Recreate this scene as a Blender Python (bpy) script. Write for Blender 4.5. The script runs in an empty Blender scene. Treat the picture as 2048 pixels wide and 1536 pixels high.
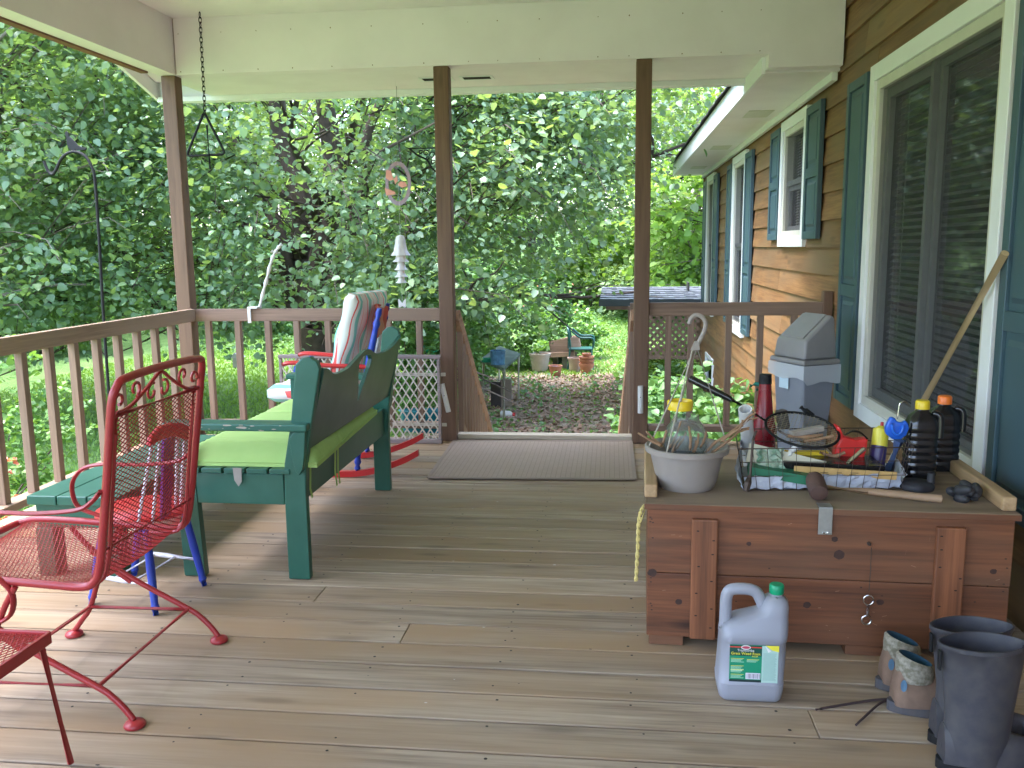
import bpy, bmesh, math, random
import numpy as np
from mathutils import Vector, Matrix
from mathutils.geometry import tessellate_polygon
random.seed(7); rng = np.random.default_rng(7)
SC = bpy.context.scene
COL = SC.collection
# ---------------------------------------------------------------- camera
RR = Vector((0.993621, 0.112176, -0.01155)); UU = Vector((-0.006031, 0.15513, 0.987876)); FF = Vector((-0.112608, 0.981505, -0.154817))
FF.normalize(); RR = (RR - FF * RR.dot(FF)).normalized(); UU = RR.cross(FF)
FPX = 1750.0; CAM = Vector((0, 0, 1.30))
cd = bpy.data.cameras.new('camera'); cam = bpy.data.objects.new('camera', cd); COL.objects.link(cam)
cd.sensor_width = 36; cd.lens = 36 * FPX / 2048; cd.clip_start = .05; cd.clip_end = 500
M = Matrix((RR, UU, -FF)).transposed().to_4x4(); M.translation = CAM; cam.matrix_world = M
SC.camera = cam
# ---------------------------------------------------------------- world, sun, exposure
SUN_EL, SUN_AZ = math.radians(74), math.radians(-100)      # azimuth measured from +Y towards +X
w = bpy.data.worlds.new('World'); SC.world = w; w.use_nodes = True
nt = w.node_tree; bg = nt.nodes['Background']; sky = nt.nodes.new('ShaderNodeTexSky')
sky.sky_type = 'NISHITA'; sky.sun_disc = False; sky.sun_elevation = SUN_EL; sky.sun_rotation = SUN_AZ
sky.air_density = 1.0; sky.dust_density = 4.0; sky.ozone_density = .6
nt.links.new(sky.outputs[0], bg.inputs[0]); bg.inputs[1].default_value = .15
sl = bpy.data.lights.new('sun', 'SUN'); sl.energy = .5; sl.angle = math.radians(50); sl.color = (1, .96, .9)
so = bpy.data.objects.new('sun', sl); COL.objects.link(so)
sd = Vector((math.sin(SUN_AZ) * math.cos(SUN_EL), math.cos(SUN_AZ) * math.cos(SUN_EL), math.sin(SUN_EL)))
so.rotation_euler = sd.to_track_quat('Z', 'Y').to_euler(); so.location = (0, 0, 20)
SC.view_settings.view_transform = 'Standard'; SC.view_settings.look = 'None'; SC.view_settings.exposure = 3.47; SC.view_settings.gamma = 1
SC.view_settings.use_white_balance = True; SC.view_settings.white_balance_temperature = 6000; SC.view_settings.white_balance_tint = 13
# ---------------------------------------------------------------- photo-to-place rays (pixels of the 2048 photo)
def ray(x, y): return (FF * FPX + RR * (x - 1024) - UU * (y - 768)).normalized()
def pz(x, y, z=0.0): d = ray(x, y); return CAM + d * ((z - CAM.z) / d.z)
def py(x, y, Y): d = ray(x, y); return CAM + d * (Y / d.y)
def px(x, y, X): d = ray(x, y); return CAM + d * (X / d.x)
# ---------------------------------------------------------------- materials
def _mat(name):
    m = bpy.data.materials.new(name); m.use_nodes = True
    return m, m.node_tree, m.node_tree.nodes['Principled BSDF']
def N(t, k, **kw):
    n = t.nodes.new(k)
    for a, b in kw.items(): setattr(n, a, b)
    return n
def mixc(t, f, a, b, mode='MIX'):
    n = N(t, 'ShaderNodeMix', data_type='RGBA', blend_type=mode)
    for s, v in ((n.inputs[0], f), (n.inputs[6], a), (n.inputs[7], b)):
        if hasattr(v, 'links') or hasattr(v, 'is_output'): t.links.new(v, s)
        else: s.default_value = v if not isinstance(v, tuple) else (*v, 1)
    return n.outputs[2]
def mth(t, op, a, b=0.0, c=None):
    n = N(t, 'ShaderNodeMath', operation=op)
    for i, v in enumerate((a, b) if c is None else (a, b, c)):
        if hasattr(v, 'is_output'): t.links.new(v, n.inputs[i])
        else: n.inputs[i].default_value = v
    return n.outputs[0]
def ramp(t, f, stops):
    n = N(t, 'ShaderNodeValToRGB'); e = n.color_ramp.elements
    while len(e) < len(stops): e.new(.5)
    for i, (p, c) in enumerate(stops):
        e[i].position = p; e[i].color = (*c, 1) if isinstance(c, tuple) else (c, c, c, 1)
    t.links.new(f, n.inputs[0]); return n.outputs[0]
def noise(t, vec, scale, detail=4, rough=.6):
    n = N(t, 'ShaderNodeTexNoise'); n.inputs['Scale'].default_value = scale; n.inputs['Detail'].default_value = detail; n.inputs['Roughness'].default_value = rough
    if vec is not None: t.links.new(vec, n.inputs['Vector'])
    return n.outputs[0]
def coords(t, scale=(1, 1, 1), island=0):
    tc = N(t, 'ShaderNodeTexCoord'); mp = N(t, 'ShaderNodeMapping'); mp.inputs['Scale'].default_value = scale
    t.links.new(tc.outputs['Object'], mp.inputs[0]); rnd = None
    if island:
        g = N(t, 'ShaderNodeNewGeometry'); rnd = g.outputs['Random Per Island']
        cx = N(t, 'ShaderNodeCombineXYZ')
        for i, k in enumerate((37.0, 91.0, 53.0)): t.links.new(mth(t, 'MULTIPLY', rnd, k), cx.inputs[i])
        t.links.new(cx.outputs[0], mp.inputs['Location'])
    return mp.outputs[0], rnd
def bump(t, b, h, strength=.3, dist=.01):
    n = N(t, 'ShaderNodeBump'); n.inputs['Strength'].default_value = strength; n.inputs['Distance'].default_value = dist
    t.links.new(h, n.inputs['Height']); t.links.new(n.outputs[0], b.inputs['Normal'])
def wood(name, c1, c2, grain='x', rough=.75, c3=None, var=.35, knots=.0, bstr=.35, coat=0):
    """grain runs along the named local axis; c3 = colour of broad weathered patches"""
    m, t, b = _mat(name)
    s = {'x': (1.2, 22, 22), 'y': (22, 1.2, 22), 'z': (22, 22, 1.2)}[grain]
    v, rnd = coords(t, s, 1)
    n1 = noise(t, v, 1.0, 5, .65)
    s2 = {'x': (3, 90, 90), 'y': (90, 3, 90), 'z': (90, 90, 3)}[grain]
    v2, _ = coords(t, s2, 1); n2 = noise(t, v2, 1.0, 3, .6)
    f = mth(t, 'ADD', mth(t, 'MULTIPLY', n1, .7), mth(t, 'MULTIPLY', n2, .3))
    c = ramp(t, f, [(.36, c1), (.62, c2)])
    if c3:
        v3, _ = coords(t, tuple(max(1, a * .12) * (.8) for a in s), 1)
        n3 = noise(t, v3, 1.3, 3, .55); c = mixc(t, ramp(t, n3, [(.42, 0.0), (.66, 1.0)]), c, c3)
    if knots:
        vk, _ = coords(t, {'x': (2.2, 9, 9), 'y': (9, 2.2, 9), 'z': (9, 9, 2.2)}[grain], 1)
        vo = N(t, 'ShaderNodeTexVoronoi'); t.links.new(vk, vo.inputs['Vector']); vo.inputs['Scale'].default_value = .9
        c = mixc(t, ramp(t, vo.outputs['Distance'], [(.07, knots), (.19, 0.0)]), c, tuple(x * .28 for x in c1))
    bright = mth(t, 'ADD', mth(t, 'MULTIPLY', rnd, var), 1 - var / 2)
    cc = N(t, 'ShaderNodeCombineColor')
    for i in range(3): t.links.new(bright, cc.inputs[i])
    c = mixc(t, 1.0, c, cc.outputs[0], 'MULTIPLY')
    t.links.new(c, b.inputs['Base Color']); b.inputs['Roughness'].default_value = rough
    bump(t, b, f, bstr, .004)
    if coat: b.inputs['Coat Weight'].default_value = coat
    return m
def plain(name, c, rough=.5, metal=0, c2=None, scale=14, amt=.5, bstr=0, spec=None, detail=4):
    """one colour with uneven wear or dirt in a second one"""
    m, t, b = _mat(name)
    v, _ = coords(t); n = noise(t, v, scale, detail, .6)
    c2 = c2 or tuple(x * .72 for x in c)
    f = mth(t, 'MULTIPLY', ramp(t, n, [(.38, 0.0), (.7, 1.0)]), amt)
    t.links.new(mixc(t, f, c, c2), b.inputs['Base Color'])
    t.links.new(mth(t, 'ADD', mth(t, 'MULTIPLY', n, .25), rough - .12), b.inputs['Roughness'])
    b.inputs['Metallic'].default_value = metal
    if spec is not None: b.inputs['Specular IOR Level'].default_value = spec
    if bstr: bump(t, b, n, bstr, .004)
    return m
def leafmat(name, cols, rough=.42, trans=.35, spec=.5):
    m, t, b = _mat(name)
    g = N(t, 'ShaderNodeNewGeometry'); c = ramp(t, g.outputs['Random Per Island'], [(i / max(1, len(cols) - 1), k) for i, k in enumerate(cols)])
    v, _ = coords(t); c = mixc(t, mth(t, 'MULTIPLY', noise(t, v, .9, 2), .5), c, tuple(x * .55 for x in cols[0]))
    t.links.new(c, b.inputs['Base Color']); b.inputs['Roughness'].default_value = rough; b.inputs['Specular IOR Level'].default_value = spec
    tr = N(t, 'ShaderNodeBsdfTranslucent'); t.links.new(mixc(t, .55, c, (cols[-1][0] * 1.5, cols[-1][1] * 1.5, .02)), tr.inputs[0])
    mx = N(t, 'ShaderNodeMixShader'); mx.inputs[0].default_value = trans
    t.links.new(b.outputs[0], mx.inputs[1]); t.links.new(tr.outputs[0], mx.inputs[2])
    t.links.new(mx.outputs[0], t.nodes['Material Output'].inputs[0]); return m
def glassy(name, tint, alpha, rough=.03):
    """thin pane: clear part tinted, the rest mirror-like"""
    m, t, b = _mat(name); t.nodes.remove(b)
    tr = N(t, 'ShaderNodeBsdfTransparent'); tr.inputs[0].default_value = (*tint, 1)
    gl = N(t, 'ShaderNodeBsdfGlossy'); gl.inputs['Roughness'].default_value = rough; gl.inputs[0].default_value = (.9, .93, .95, 1)
    fr = N(t, 'ShaderNodeFresnel'); fr.inputs[0].default_value = 1.5
    mx = N(t, 'ShaderNodeMixShader'); t.links.new(mth(t, 'ADD', mth(t, 'MULTIPLY', fr.outputs[0], .28), alpha), mx.inputs[0])
    t.links.new(tr.outputs[0], mx.inputs[1]); t.links.new(gl.outputs[0], mx.inputs[2])
    t.links.new(mx.outputs[0], t.nodes['Material Output'].inputs[0]); return m
# ---------------------------------------------------------------- object helpers
def tag(o, label=None, cat=None, group=None, kind=None):
    if label: o['label'] = label
    if cat: o['category'] = cat
    if group: o['group'] = group
    if kind: o['kind'] = kind
    return o
def thing(name, label, cat, loc=(0, 0, 0), rz=0, group=None):
    o = bpy.data.objects.new(name, None); COL.objects.link(o); o.location = loc; o.rotation_euler = (0, 0, rz); o.empty_display_size = .1
    return tag(o, label, cat, group)
def wpos(o):
    p = Vector((0, 0, 0))
    while o: p += o.location; o = o.parent
    return p
def frame(d):
    d = Vector(d).normalized(); a = Vector((0, 0, 1)) if abs(d.z) < .95 else Vector((1, 0, 0))
    s = d.cross(a).normalized(); return s, s.cross(d).normalized(), d
class MB:
    def __init__(s): s.v = []; s.f = []; s.m = []; s.mi = 0
    def add(s, vs, fs):
        o = len(s.v); s.v += [tuple(x) for x in vs]; s.f += [tuple(i + o for i in f) for f in fs]; s.m += [s.mi] * len(fs); return s
    def bx(s, a, b):
        x0, y0, z0 = a; x1, y1, z1 = b
        return s.add([(x0, y0, z0), (x1, y0, z0), (x1, y1, z0), (x0, y1, z0), (x0, y0, z1), (x1, y0, z1), (x1, y1, z1), (x0, y1, z1)],
                     [(3, 2, 1, 0), (4, 5, 6, 7), (0, 1, 5, 4), (1, 2, 6, 5), (2, 3, 7, 6), (3, 0, 4, 7)])
    def obx(s, c, size, rot):           # oriented box, rot = 3x3 columns or euler
        R = rot if isinstance(rot, Matrix) else Matrix.Rotation(rot[2], 3, 'Z') @ Matrix.Rotation(rot[1], 3, 'Y') @ Matrix.Rotation(rot[0], 3, 'X')
        c = Vector(c); P = [c + R @ Vector((x * size[0] / 2, y * size[1] / 2, z * size[2] / 2)) for z in (-1, 1) for x, y in ((-1, -1), (1, -1), (1, 1), (-1, 1))]
        return s.add(P, [(3, 2, 1, 0), (4, 5, 6, 7), (0, 1, 5, 4), (1, 2, 6, 5), (2, 3, 7, 6), (3, 0, 4, 7)])
    def bar(s, p, q, w, h, up=(0, 0, 1)):   # rectangular bar from p to q
        p = Vector(p); q = Vector(q); d = (q - p); L = d.length; d.normalize(); u = Vector(up); r = d.cross(u).normalized(); u = r.cross(d)
        return s.obx((p + q) / 2, (w, L, h), Matrix((r, d, u)).transposed())
    def tube(s, pts, r, n=8, closed=False, cap=True, flat=None):
        pts = [Vector(p) for p in pts]; k = len(pts); rs = r if isinstance(r, (list, tuple)) else [r] * k
        V = []; prev = None
        for i, p in enumerate(pts):
            a = pts[(i - 1) % k] if (closed or i) else p; b = pts[(i + 1) % k] if (closed or i < k - 1) else p
            d = (b - a).normalized()
            if prev is None: x, y, _ = frame(d)
            else:
                x = (prev - d * prev.dot(d)); x = x.normalized() if x.length > 1e-6 else frame(d)[0]; y = d.cross(x)
            prev = x
            for j in range(n):
                t = 2 * math.pi * j / n; V.append(p + (x * math.cos(t) + y * math.sin(t) * (flat or 1)) * rs[i])
        F = []
        for i in range(k if closed else k - 1):
            for j in range(n):
                a = i * n + j; b = i * n + (j + 1) % n; c = ((i + 1) % k) * n; F.append((a, b, c + (j + 1) % n, c + j))
        if cap and not closed: F += [tuple(range(n))[::-1], tuple((k - 1) * n + j for j in range(n))]
        return s.add(V, F)
    def lathe(s, prof, c=(0, 0, 0), axis=(0, 0, 1), n=20, sx=1, sy=1, fl=None, cap=True):
        x, y, z = frame(axis)
        if tuple(axis) == (0, 0, 1): x, y, z = Vector((1, 0, 0)), Vector((0, 1, 0)), Vector((0, 0, 1))
        c = Vector(c); V = []; F = []
        for r, h in prof:
            for j in range(n):
                t = 2 * math.pi * j / n; k = r * (fl(t, h) if fl else 1); V.append(c + x * k * math.cos(t) * sx + y * k * math.sin(t) * sy + z * h)
        for i in range(len(prof) - 1):
            for j in range(n):
                a = i * n + j; b = i * n + (j + 1) % n; F.append((a, b, b + n, a + n))
        if cap: F += [tuple(range(n))[::-1], tuple((len(prof) - 1) * n + j for j in range(n))]
        return s.add(V, F)
    def plate(s, outer, holes=(), th=.02, fn=lambda u, v, w: (u, w, v)):
        """flat outline (u,v) with holes, given thickness w and mapped by fn"""
        polys = [[Vector((u, v, 0)) for u, v in p] for p in (outer, *holes)]
        flat = [q for p in polys for q in p]; T = tessellate_polygon(polys); n = len(flat)
        V = [fn(q.x, q.y, -th / 2) for q in flat] + [fn(q.x, q.y, th / 2) for q in flat]
        F = [tuple(t) for t in T] + [tuple(i + n for i in reversed(t)) for t in T]; o = 0
        for p in polys:
            k = len(p)
            for i in range(k): a = o + i; b = o + (i + 1) % k; F.append((a, b, b + n, a + n))
            o += k
        return s.add(V, F)
    def build(s, name, mats, parent=None, smooth=False, bevel=0, local=False, sub=0, seg=2, edges=None):
        me = bpy.data.meshes.new(name); off = Vector((0, 0, 0)) if (local or parent is None) else wpos(parent)
        me.from_pydata([(x - off.x, y - off.y, z - off.z) for x, y, z in s.v], [], s.f)
        for m in (mats if isinstance(mats, (list, tuple)) else [mats]): me.materials.append(m)
        if len(me.materials) > 1: me.polygons.foreach_set('material_index', s.m)
        bm = bmesh.new(); bm.from_mesh(me); bmesh.ops.recalc_face_normals(bm, faces=bm.faces); bm.to_mesh(me); bm.free()
        o = bpy.data.objects.new(name, me); COL.objects.link(o)
        if parent: o.parent = parent
        if smooth: me.polygons.foreach_set('use_smooth', [True] * len(me.polygons))
        if bevel:
            md = o.modifiers.new('b', 'BEVEL'); md.width = bevel; md.segments = seg; md.limit_method = 'ANGLE'; md.angle_limit = math.radians(40)
        if sub: md = o.modifiers.new('s', 'SUBSURF'); md.levels = md.render_levels = sub
        if smooth: 
            md = o.modifiers.new('e', 'EDGE_SPLIT'); md.split_angle = math.radians(50) if not sub else math.radians(80)
        return o
def arc(c, r, a0, a1, n, u, v):
    c = Vector(c); u = Vector(u); v = Vector(v)
    return [c + u * (r * math.cos(math.radians(a0 + (a1 - a0) * i / n))) + v * (r * math.sin(math.radians(a0 + (a1 - a0) * i / n))) for i in range(n + 1)]
def smoothpts(P, k=6):
    P = [Vector(p) for p in P]; out = []
    for i in range(len(P) - 1):
        a = P[max(i - 1, 0)]; b = P[i]; c = P[i + 1]; d = P[min(i + 2, len(P) - 1)]
        for j in range(k):
            t = j / k; out.append(.5 * ((2 * b) + (-a + c) * t + (2 * a - 5 * b + 4 * c - d) * t * t + (-a + 3 * b - 3 * c + d) * t ** 3))
    return out + [P[-1]]
def text(body, size, loc, rot, mat, parent, name='lettering', ext=.0003, local=False):
    cu = bpy.data.curves.new(name, 'FONT'); cu.body = body; cu.size = size; cu.align_x = 'CENTER'; cu.align_y = 'CENTER'; cu.extrude = ext
    tmp = bpy.data.objects.new('tmp', cu); COL.objects.link(tmp)
    me = bpy.data.meshes.new_from_object(tmp); bpy.data.objects.remove(tmp)
    o = bpy.data.objects.new(name, me); COL.objects.link(o); me.materials.clear(); me.materials.append(mat); o.parent = parent
    o.location = Vector(loc) - (Vector((0, 0, 0)) if local else wpos(parent)); o.rotation_euler = rot; return o
# leaves: every leaf a small folded blade, thousands joined in one crown mesh
LEAF_W = np.array([(0, .05, 0), (-.30, .08, .05), (-.43, .36, .07), (-.27, .74, .05), (0, 1.0, -.10), (.27, .74, .05), (.43, .36, .07), (.30, .08, .05)])
LEAF_N = np.array([(0, 0, 0), (-.26, .42, .05), (0, 1, -.08), (.26, .42, .05)])
def rotmats(fwd, up):
    fwd = fwd / np.linalg.norm(fwd, axis=1, keepdims=True)
    s = np.cross(fwd, up); s /= np.linalg.norm(s, axis=1, keepdims=True) + 1e-9; u = np.cross(s, fwd)
    return s, fwd, u
def leafmesh(name, P, fwd, up, size, mat, parent=None, wide=True, off=(0, 0, 0), extra=None):
    T = LEAF_W if wide else LEAF_N; k = len(T)
    s, f, u = rotmats(fwd, up); sz = np.asarray(size).reshape(-1, 1, 1)
    V = P[:, None, :] + sz * (T[None, :, 0:1] * s[:, None, :] + T[None, :, 1:2] * f[:, None, :] + T[None, :, 2:3] * u[:, None, :])
    V = (V - np.array(off)).reshape(-1, 3); n = len(P); base = np.arange(n)[:, None] * k
    quads = np.concatenate([base + np.array([0, 4, 3, 2, 1]), base + np.array([0, 7, 6, 5, 4])]) if wide else None
    me = bpy.data.meshes.new(name)
    if wide: L = quads.reshape(-1); step = 5
    else: L = np.concatenate([base + np.array([0, 2, 1]), base + np.array([0, 3, 2])]).reshape(-1); step = 3
    nf = len(L) // step
    me.vertices.add(len(V)); me.vertices.foreach_set('co', V.astype(np.float32).ravel())
    me.loops.add(len(L)); me.loops.foreach_set('vertex_index', L.astype(np.int32))
    me.polygons.add(nf); me.polygons.foreach_set('loop_start', (np.arange(nf) * step).astype(np.int32)); me.polygons.foreach_set('loop_total', np.full(nf, step, np.int32))
    me.update(calc_edges=True); me.materials.append(mat)
    o = bpy.data.objects.new(name, me); COL.objects.link(o)
    if parent: o.parent = parent
    return o
def sprays(centers, outward, nper, spread, size, droop=.35, seed=1, jit=.9, upj=.55):
    """leaves set along short twigs that start at the centres and reach outward"""
    r = np.random.default_rng(seed); n = len(centers); C = np.repeat(centers, nper, 0); O = np.repeat(outward, nper, 0)
    t = r.uniform(0, 1, (n * nper, 1)); side = r.normal(0, 1, (n * nper, 3)) * np.array([1, 1, .45])
    P = C + O * t * spread + side * spread * .33 * (0.4 + t) - np.array([0, 0, 1]) * t * t * spread * droop
    fwd = O * .6 + r.normal(0, jit, (n * nper, 3)) * np.array([1, 1, .5]) - np.array([0, 0, .45])
    up = np.array([0, 0, 1.0]) + r.normal(0, upj, (n * nper, 3))
    sz = size * r.uniform(.45, 1.35, n * nper)
    return P, fwd, up, sz
# ================================================================ materials
W_DECK = wood('deck_wood', (.215, .160, .105), (.42, .335, .235), 'x', .82, c3=(.33, .225, .125), var=.24, knots=.35, bstr=.45)
W_POST = wood('stained_post_wood', (.095, .050, .027), (.20, .112, .064), 'z', .65, c3=(.15, .085, .05), var=.18, knots=.6)
W_RAILX = wood('stained_rail_wood_x', (.14, .085, .055), (.28, .18, .12), 'x', .65, c3=(.24, .16, .11), var=.2)
W_RAILY = wood('stained_rail_wood_y', (.17, .11, .07), (.34, .235, .155), 'y', .65, c3=(.28, .2, .14), var=.2)
W_BAL = wood('stained_baluster_wood', (.15, .09, .058), (.30, .19, .125), 'z', .65, c3=(.25, .17, .12), var=.3)
W_SID = wood('cedar_siding', (.135, .062, .022), (.29, .150, .056), 'y', .6, c3=(.20, .125, .062), var=.34, knots=.35)
W_OUT = wood('weathered_stair_wood', (.22, .15, .09), (.38, .28, .18), 'z', .8, var=.3)
M_WHT = plain('white_painted_trim', (.82, .77, .79), .5, c2=(.71, .66, .68), scale=3, amt=.45)
M_BEAM = plain('white_painted_beam', (.83, .77, .80), .5, c2=(.72, .66, .68), scale=2.2, amt=.5)
M_TRIM = plain('window_trim_white', (.80, .82, .82), .4, c2=(.72, .74, .72), scale=6, amt=.3)
M_VINYL = plain('almond_vinyl', (.60, .59, .50), .45, c2=(.5, .49, .42), scale=8, amt=.4)
M_SHUT = plain('green_shutter_paint', (.046, .088, .110), .45, c2=(.060, .115, .138), scale=5, amt=.6)
M_SASH = plain('dark_window_sash', (.30, .31, .30), .5)
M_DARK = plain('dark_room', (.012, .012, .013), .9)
M_BLIND = plain('blind_slats', (.80, .80, .80), .6)
M_GLASS = glassy('window_pane', (.50, .50, .50), .03)
M_SCREEN, _t, _b = _mat('insect_screen'); _b.inputs['Base Color'].default_value = (.03, .03, .032, 1); _b.inputs['Roughness'].default_value = .8; _b.inputs['Alpha'].default_value = .47
M_SHING = plain('roof_shingles', (.045, .045, .045), .9, c2=(.02, .02, .02), scale=30, amt=.8, bstr=.6)
M_NAIL = plain('nail_heads', (.03, .025, .02), .6, .5)
M_BRK = plain('brown_strip', (.20, .09, .05), .7)
# ================================================================ ground
def ground_z(x, y):
    d = max(0, y - 21); e = max(0, -x - 16)
    return -1.2 + .105 * min(d, 40) + .04 * min(e, 30) + .05 * math.sin(x * .5) * math.sin(y * .43)
gm, gt, gb = _mat('ground_cover')
gv, _ = coords(gt)
g1 = noise(gt, gv, .8, 5); g2 = noise(gt, gv, 6, 5); g3 = noise(gt, gv, 38, 3)
grass = ramp(gt, mth(gt, 'ADD', mth(gt, 'MULTIPLY', g2, .5), mth(gt, 'MULTIPLY', g3, .5)), [(.35, (.09, .18, .04)), (.65, (.20, .34, .09))])
dirt = ramp(gt, mth(gt, 'ADD', mth(gt, 'MULTIPLY', g2, .4), mth(gt, 'MULTIPLY', g3, .6)), [(.36, (.14, .10, .07)), (.5, (.32, .24, .17)), (.64, (.50, .42, .33))])
sx = N(gt, 'ShaderNodeSeparateXYZ'); gt.links.new(gv, sx.inputs[0])
dx = mth(gt, 'ABSOLUTE', mth(gt, 'ADD', sx.outputs[0], .75)); a1 = mth(gt, 'SUBTRACT', 1.9, dx)
a2 = mth(gt, 'MULTIPLY', mth(gt, 'SUBTRACT', 17.5, sx.outputs[1]), .6)
mask = mth(gt, 'MINIMUM', a1, a2); mask = mth(gt, 'ADD', mask, mth(gt, 'MULTIPLY', mth(gt, 'SUBTRACT', g1, .5), 3.0))
mask = mth(gt, 'MULTIPLY', ramp(gt, mth(gt, 'ADD', mth(gt, 'MULTIPLY', mask, .5), .5), [(.4, 0.0), (.6, 1.0)]), ramp(gt, g2, [(.38, .25), (.52, 1.0)]))
gt.links.new(mixc(gt, mask, grass, dirt), gb.inputs['Base Color']); gb.inputs['Roughness'].default_value = .95
bump(gt, gb, g3, .9, .05)
mb = MB(); nx, ny = 90, 100; xs = np.concatenate([np.linspace(-90, -22, 14), np.linspace(-20, 14, 60), np.linspace(16, 70, 16)]); ys = np.concatenate([np.linspace(-25, 4, 12), np.linspace(5, 40, 68), np.linspace(42, 110, 20)])
V = [(x, y, ground_z(x, y)) for y in ys for x in xs]; nx = len(xs)
mb.add(V, [(j * nx + i, j * nx + i + 1, (j + 1) * nx + i + 1, (j + 1) * nx + i) for j in range(len(ys) - 1) for i in range(nx - 1)])
tag(mb.build('ground', gm, smooth=True), kind='structure')
# ================================================================ deck
DX0, DX1, DY1 = -2.98, 1.385, 5.86
mb = MB(); y = 2.386 - .1535 * 30
while y < DY1 - .05:
    g = random.uniform(.0028, .0056); cuts = sorted(random.uniform(DX0 + .7, DX1 - .7) for _ in range(random.choice((0, 0, 0, 1)))) ; prev = DX0
    y1 = min(y + .1535, DY1)
    for c in cuts + [DX1]:
        if c - prev < .5: continue
        z = random.uniform(-.0025, 0); mb.bx((prev, y + g, -.038), (c - .0015, y1 - g, z)); prev = c
    if prev < DX1 - .01: mb.bx((prev, y + g, -.038), (DX1, y1 - g, -.001))
    y += .1535
mb.mi = 1; y = 2.386 - .1535 * 4
while y < DY1 - .05:
    for j in range(11):
        for k in (.035, .118):
            if random.random() < .25: continue
            x = DX0 + .22 + j * .405 + random.uniform(-.02, .02); yy = y + k + random.uniform(-.008, .008); r = random.uniform(.003, .0055)
            mb.add([(x + r * math.cos(t), yy + r * math.sin(t), .0012) for t in (0, 1.05, 2.1, 3.14, 4.2, 5.24)], [(0, 1, 2, 3, 4, 5)])
    y += .1535
for k in range(110):
    x = random.uniform(DX0 + .1, DX1 - .1); yy = random.uniform(1.9, DY1 - .1); r = random.uniform(.001, .0035); a = random.uniform(0, 3)
    mb.mi = 3 if k % 3 == 0 else 1; mb.add([(x + r * 2.2 * math.cos(t + a), yy + r * math.sin(t + a), .0014) for t in (0, 1.3, 2.6, 3.8, 5.0)], [(0, 1, 2, 3, 4)])
mb.mi = 2; mb.bx((DX0 + .01, 2.386 - .1535 * 30, -.062), (DX1 - .01, DY1 - .01, -.044))  # added dark sheet below the boards: its colour stands in for shade in the gaps
dk = mb.build('deck', [W_DECK, M_NAIL, plain('gap_shade_sheet', (.035, .025, .018), .9), plain('pale_speck', (.6, .57, .5), .8)], bevel=.0025, seg=1); tag(dk, kind='structure')
mb = MB(); mb.bx((-1.05, 5.80, .002), (.14, 5.89, .034)); mb.bx((DX0, DY1 + .002, -.30), (DX1, DY1 + .04, -.04)); mb.bx((DX0 - .04, -2.2, -.30), (DX0 - .002, DY1 + .04, -.04))
for x in (-2.9, -1.1, .18, 1.3):
    for yy in (5.7, 2.5): mb.bx((x - .045, yy - .045, -1.25), (x + .045, yy + .045, -.31))
tag(mb.build('deck_edge', wood('deck_edge_wood', (.42, .36, .27), (.62, .55, .43), 'x', .75), bevel=.004), kind='structure')
# ================================================================ porch roof
PR = thing('porch_roof', 'white painted porch roof with deep beams and soffit above the deck', 'roof', (-1, 2, 2.446))
mb = MB()
mb.bx((-2.865, 5.73, 2.446), (.945, 5.83, 2.86)); mb.bx((.945, 5.73, 2.366), (1.385, 5.83, 2.86))
mb.bx((-2.985, -2.3, 2.446), (-2.867, 5.83, 2.86)); mb.mi = 1
for x in [-2.84 + .27 * i + random.uniform(-.05, .05) for i in range(15)]:
    for zz in (2.462, 2.70): r = random.uniform(.0025, .0045); mb.add([(x + r * math.cos(t), 5.7292, zz + r * math.sin(t) + random.uniform(0, .004)) for t in (0, 1.05, 2.1, 3.14, 4.2, 5.24)], [(0, 1, 2, 3, 4, 5)])
for x, hh in ((-2.862, .36),): mb.bx((x - .0012, 5.7288, 2.45), (x + .0012 + (.001 if hh > .1 else 0), 5.7298, 2.798))
mb.build('beam', [M_BEAM, M_BRK], PR, bevel=.004)
mb = MB(); mb.bx((-2.865, -2.3, 2.80), (1.385, 5.728, 2.83)); mb.build('ceiling', M_WHT, PR)
mb = MB(); mb.bx((-3.0, 5.832, 2.448), (.93, 6.56, 2.468)); mb.build('soffit', M_WHT, PR)
mb = MB(); mb.bx((-3.42, 6.56, 2.405), (.93, 6.585, 2.60)); mb.bx((-3.42, 6.52, 2.410), (.93, 6.558, 2.4475)); mb.build('fascia', M_TRIM, PR, bevel=.002)
def roofz(y): return 2.60 + (6.58 - y) * .30
mb = MB(); X0, X1 = -3.44, .93
mb.add([(X0, 6.56, 2.42), (X0, -2.3, 2.42 + 8.86 * .3), (X0, -2.3, 2.62 + 8.86 * .3), (X0, 6.56, 2.62), (X0 + .025, 6.56, 2.42), (X0 + .025, -2.3, 2.42 + 8.86 * .3), (X0 + .025, -2.3, 2.62 + 8.86 * .3), (X0 + .025, 6.56, 2.62)],
       [(0, 1, 2, 3), (7, 6, 5, 4), (0, 4, 5, 1), (1, 5, 6, 2), (2, 6, 7, 3), (3, 7, 4, 0)])
mb.build('rake_board', M_WHT, PR)
mb = MB(); mb.add([(X0, 6.62, 2.60), (1.6, 6.62, 2.60), (1.6, -2.3, 2.60 + 8.92 * .3), (X0, -2.3, 2.60 + 8.92 * .3), (X0, 6.62, 2.64), (1.6, 6.62, 2.64), (1.6, -2.3, 2.64 + 8.92 * .3), (X0, -2.3, 2.64 + 8.92 * .3)],
                 [(3, 2, 1, 0), (4, 5, 6, 7), (0, 1, 5, 4), (1, 2, 6, 5), (2, 3, 7, 6), (3, 0, 4, 7)]); mb.build('shingled_deck', M_SHING, PR)
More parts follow.
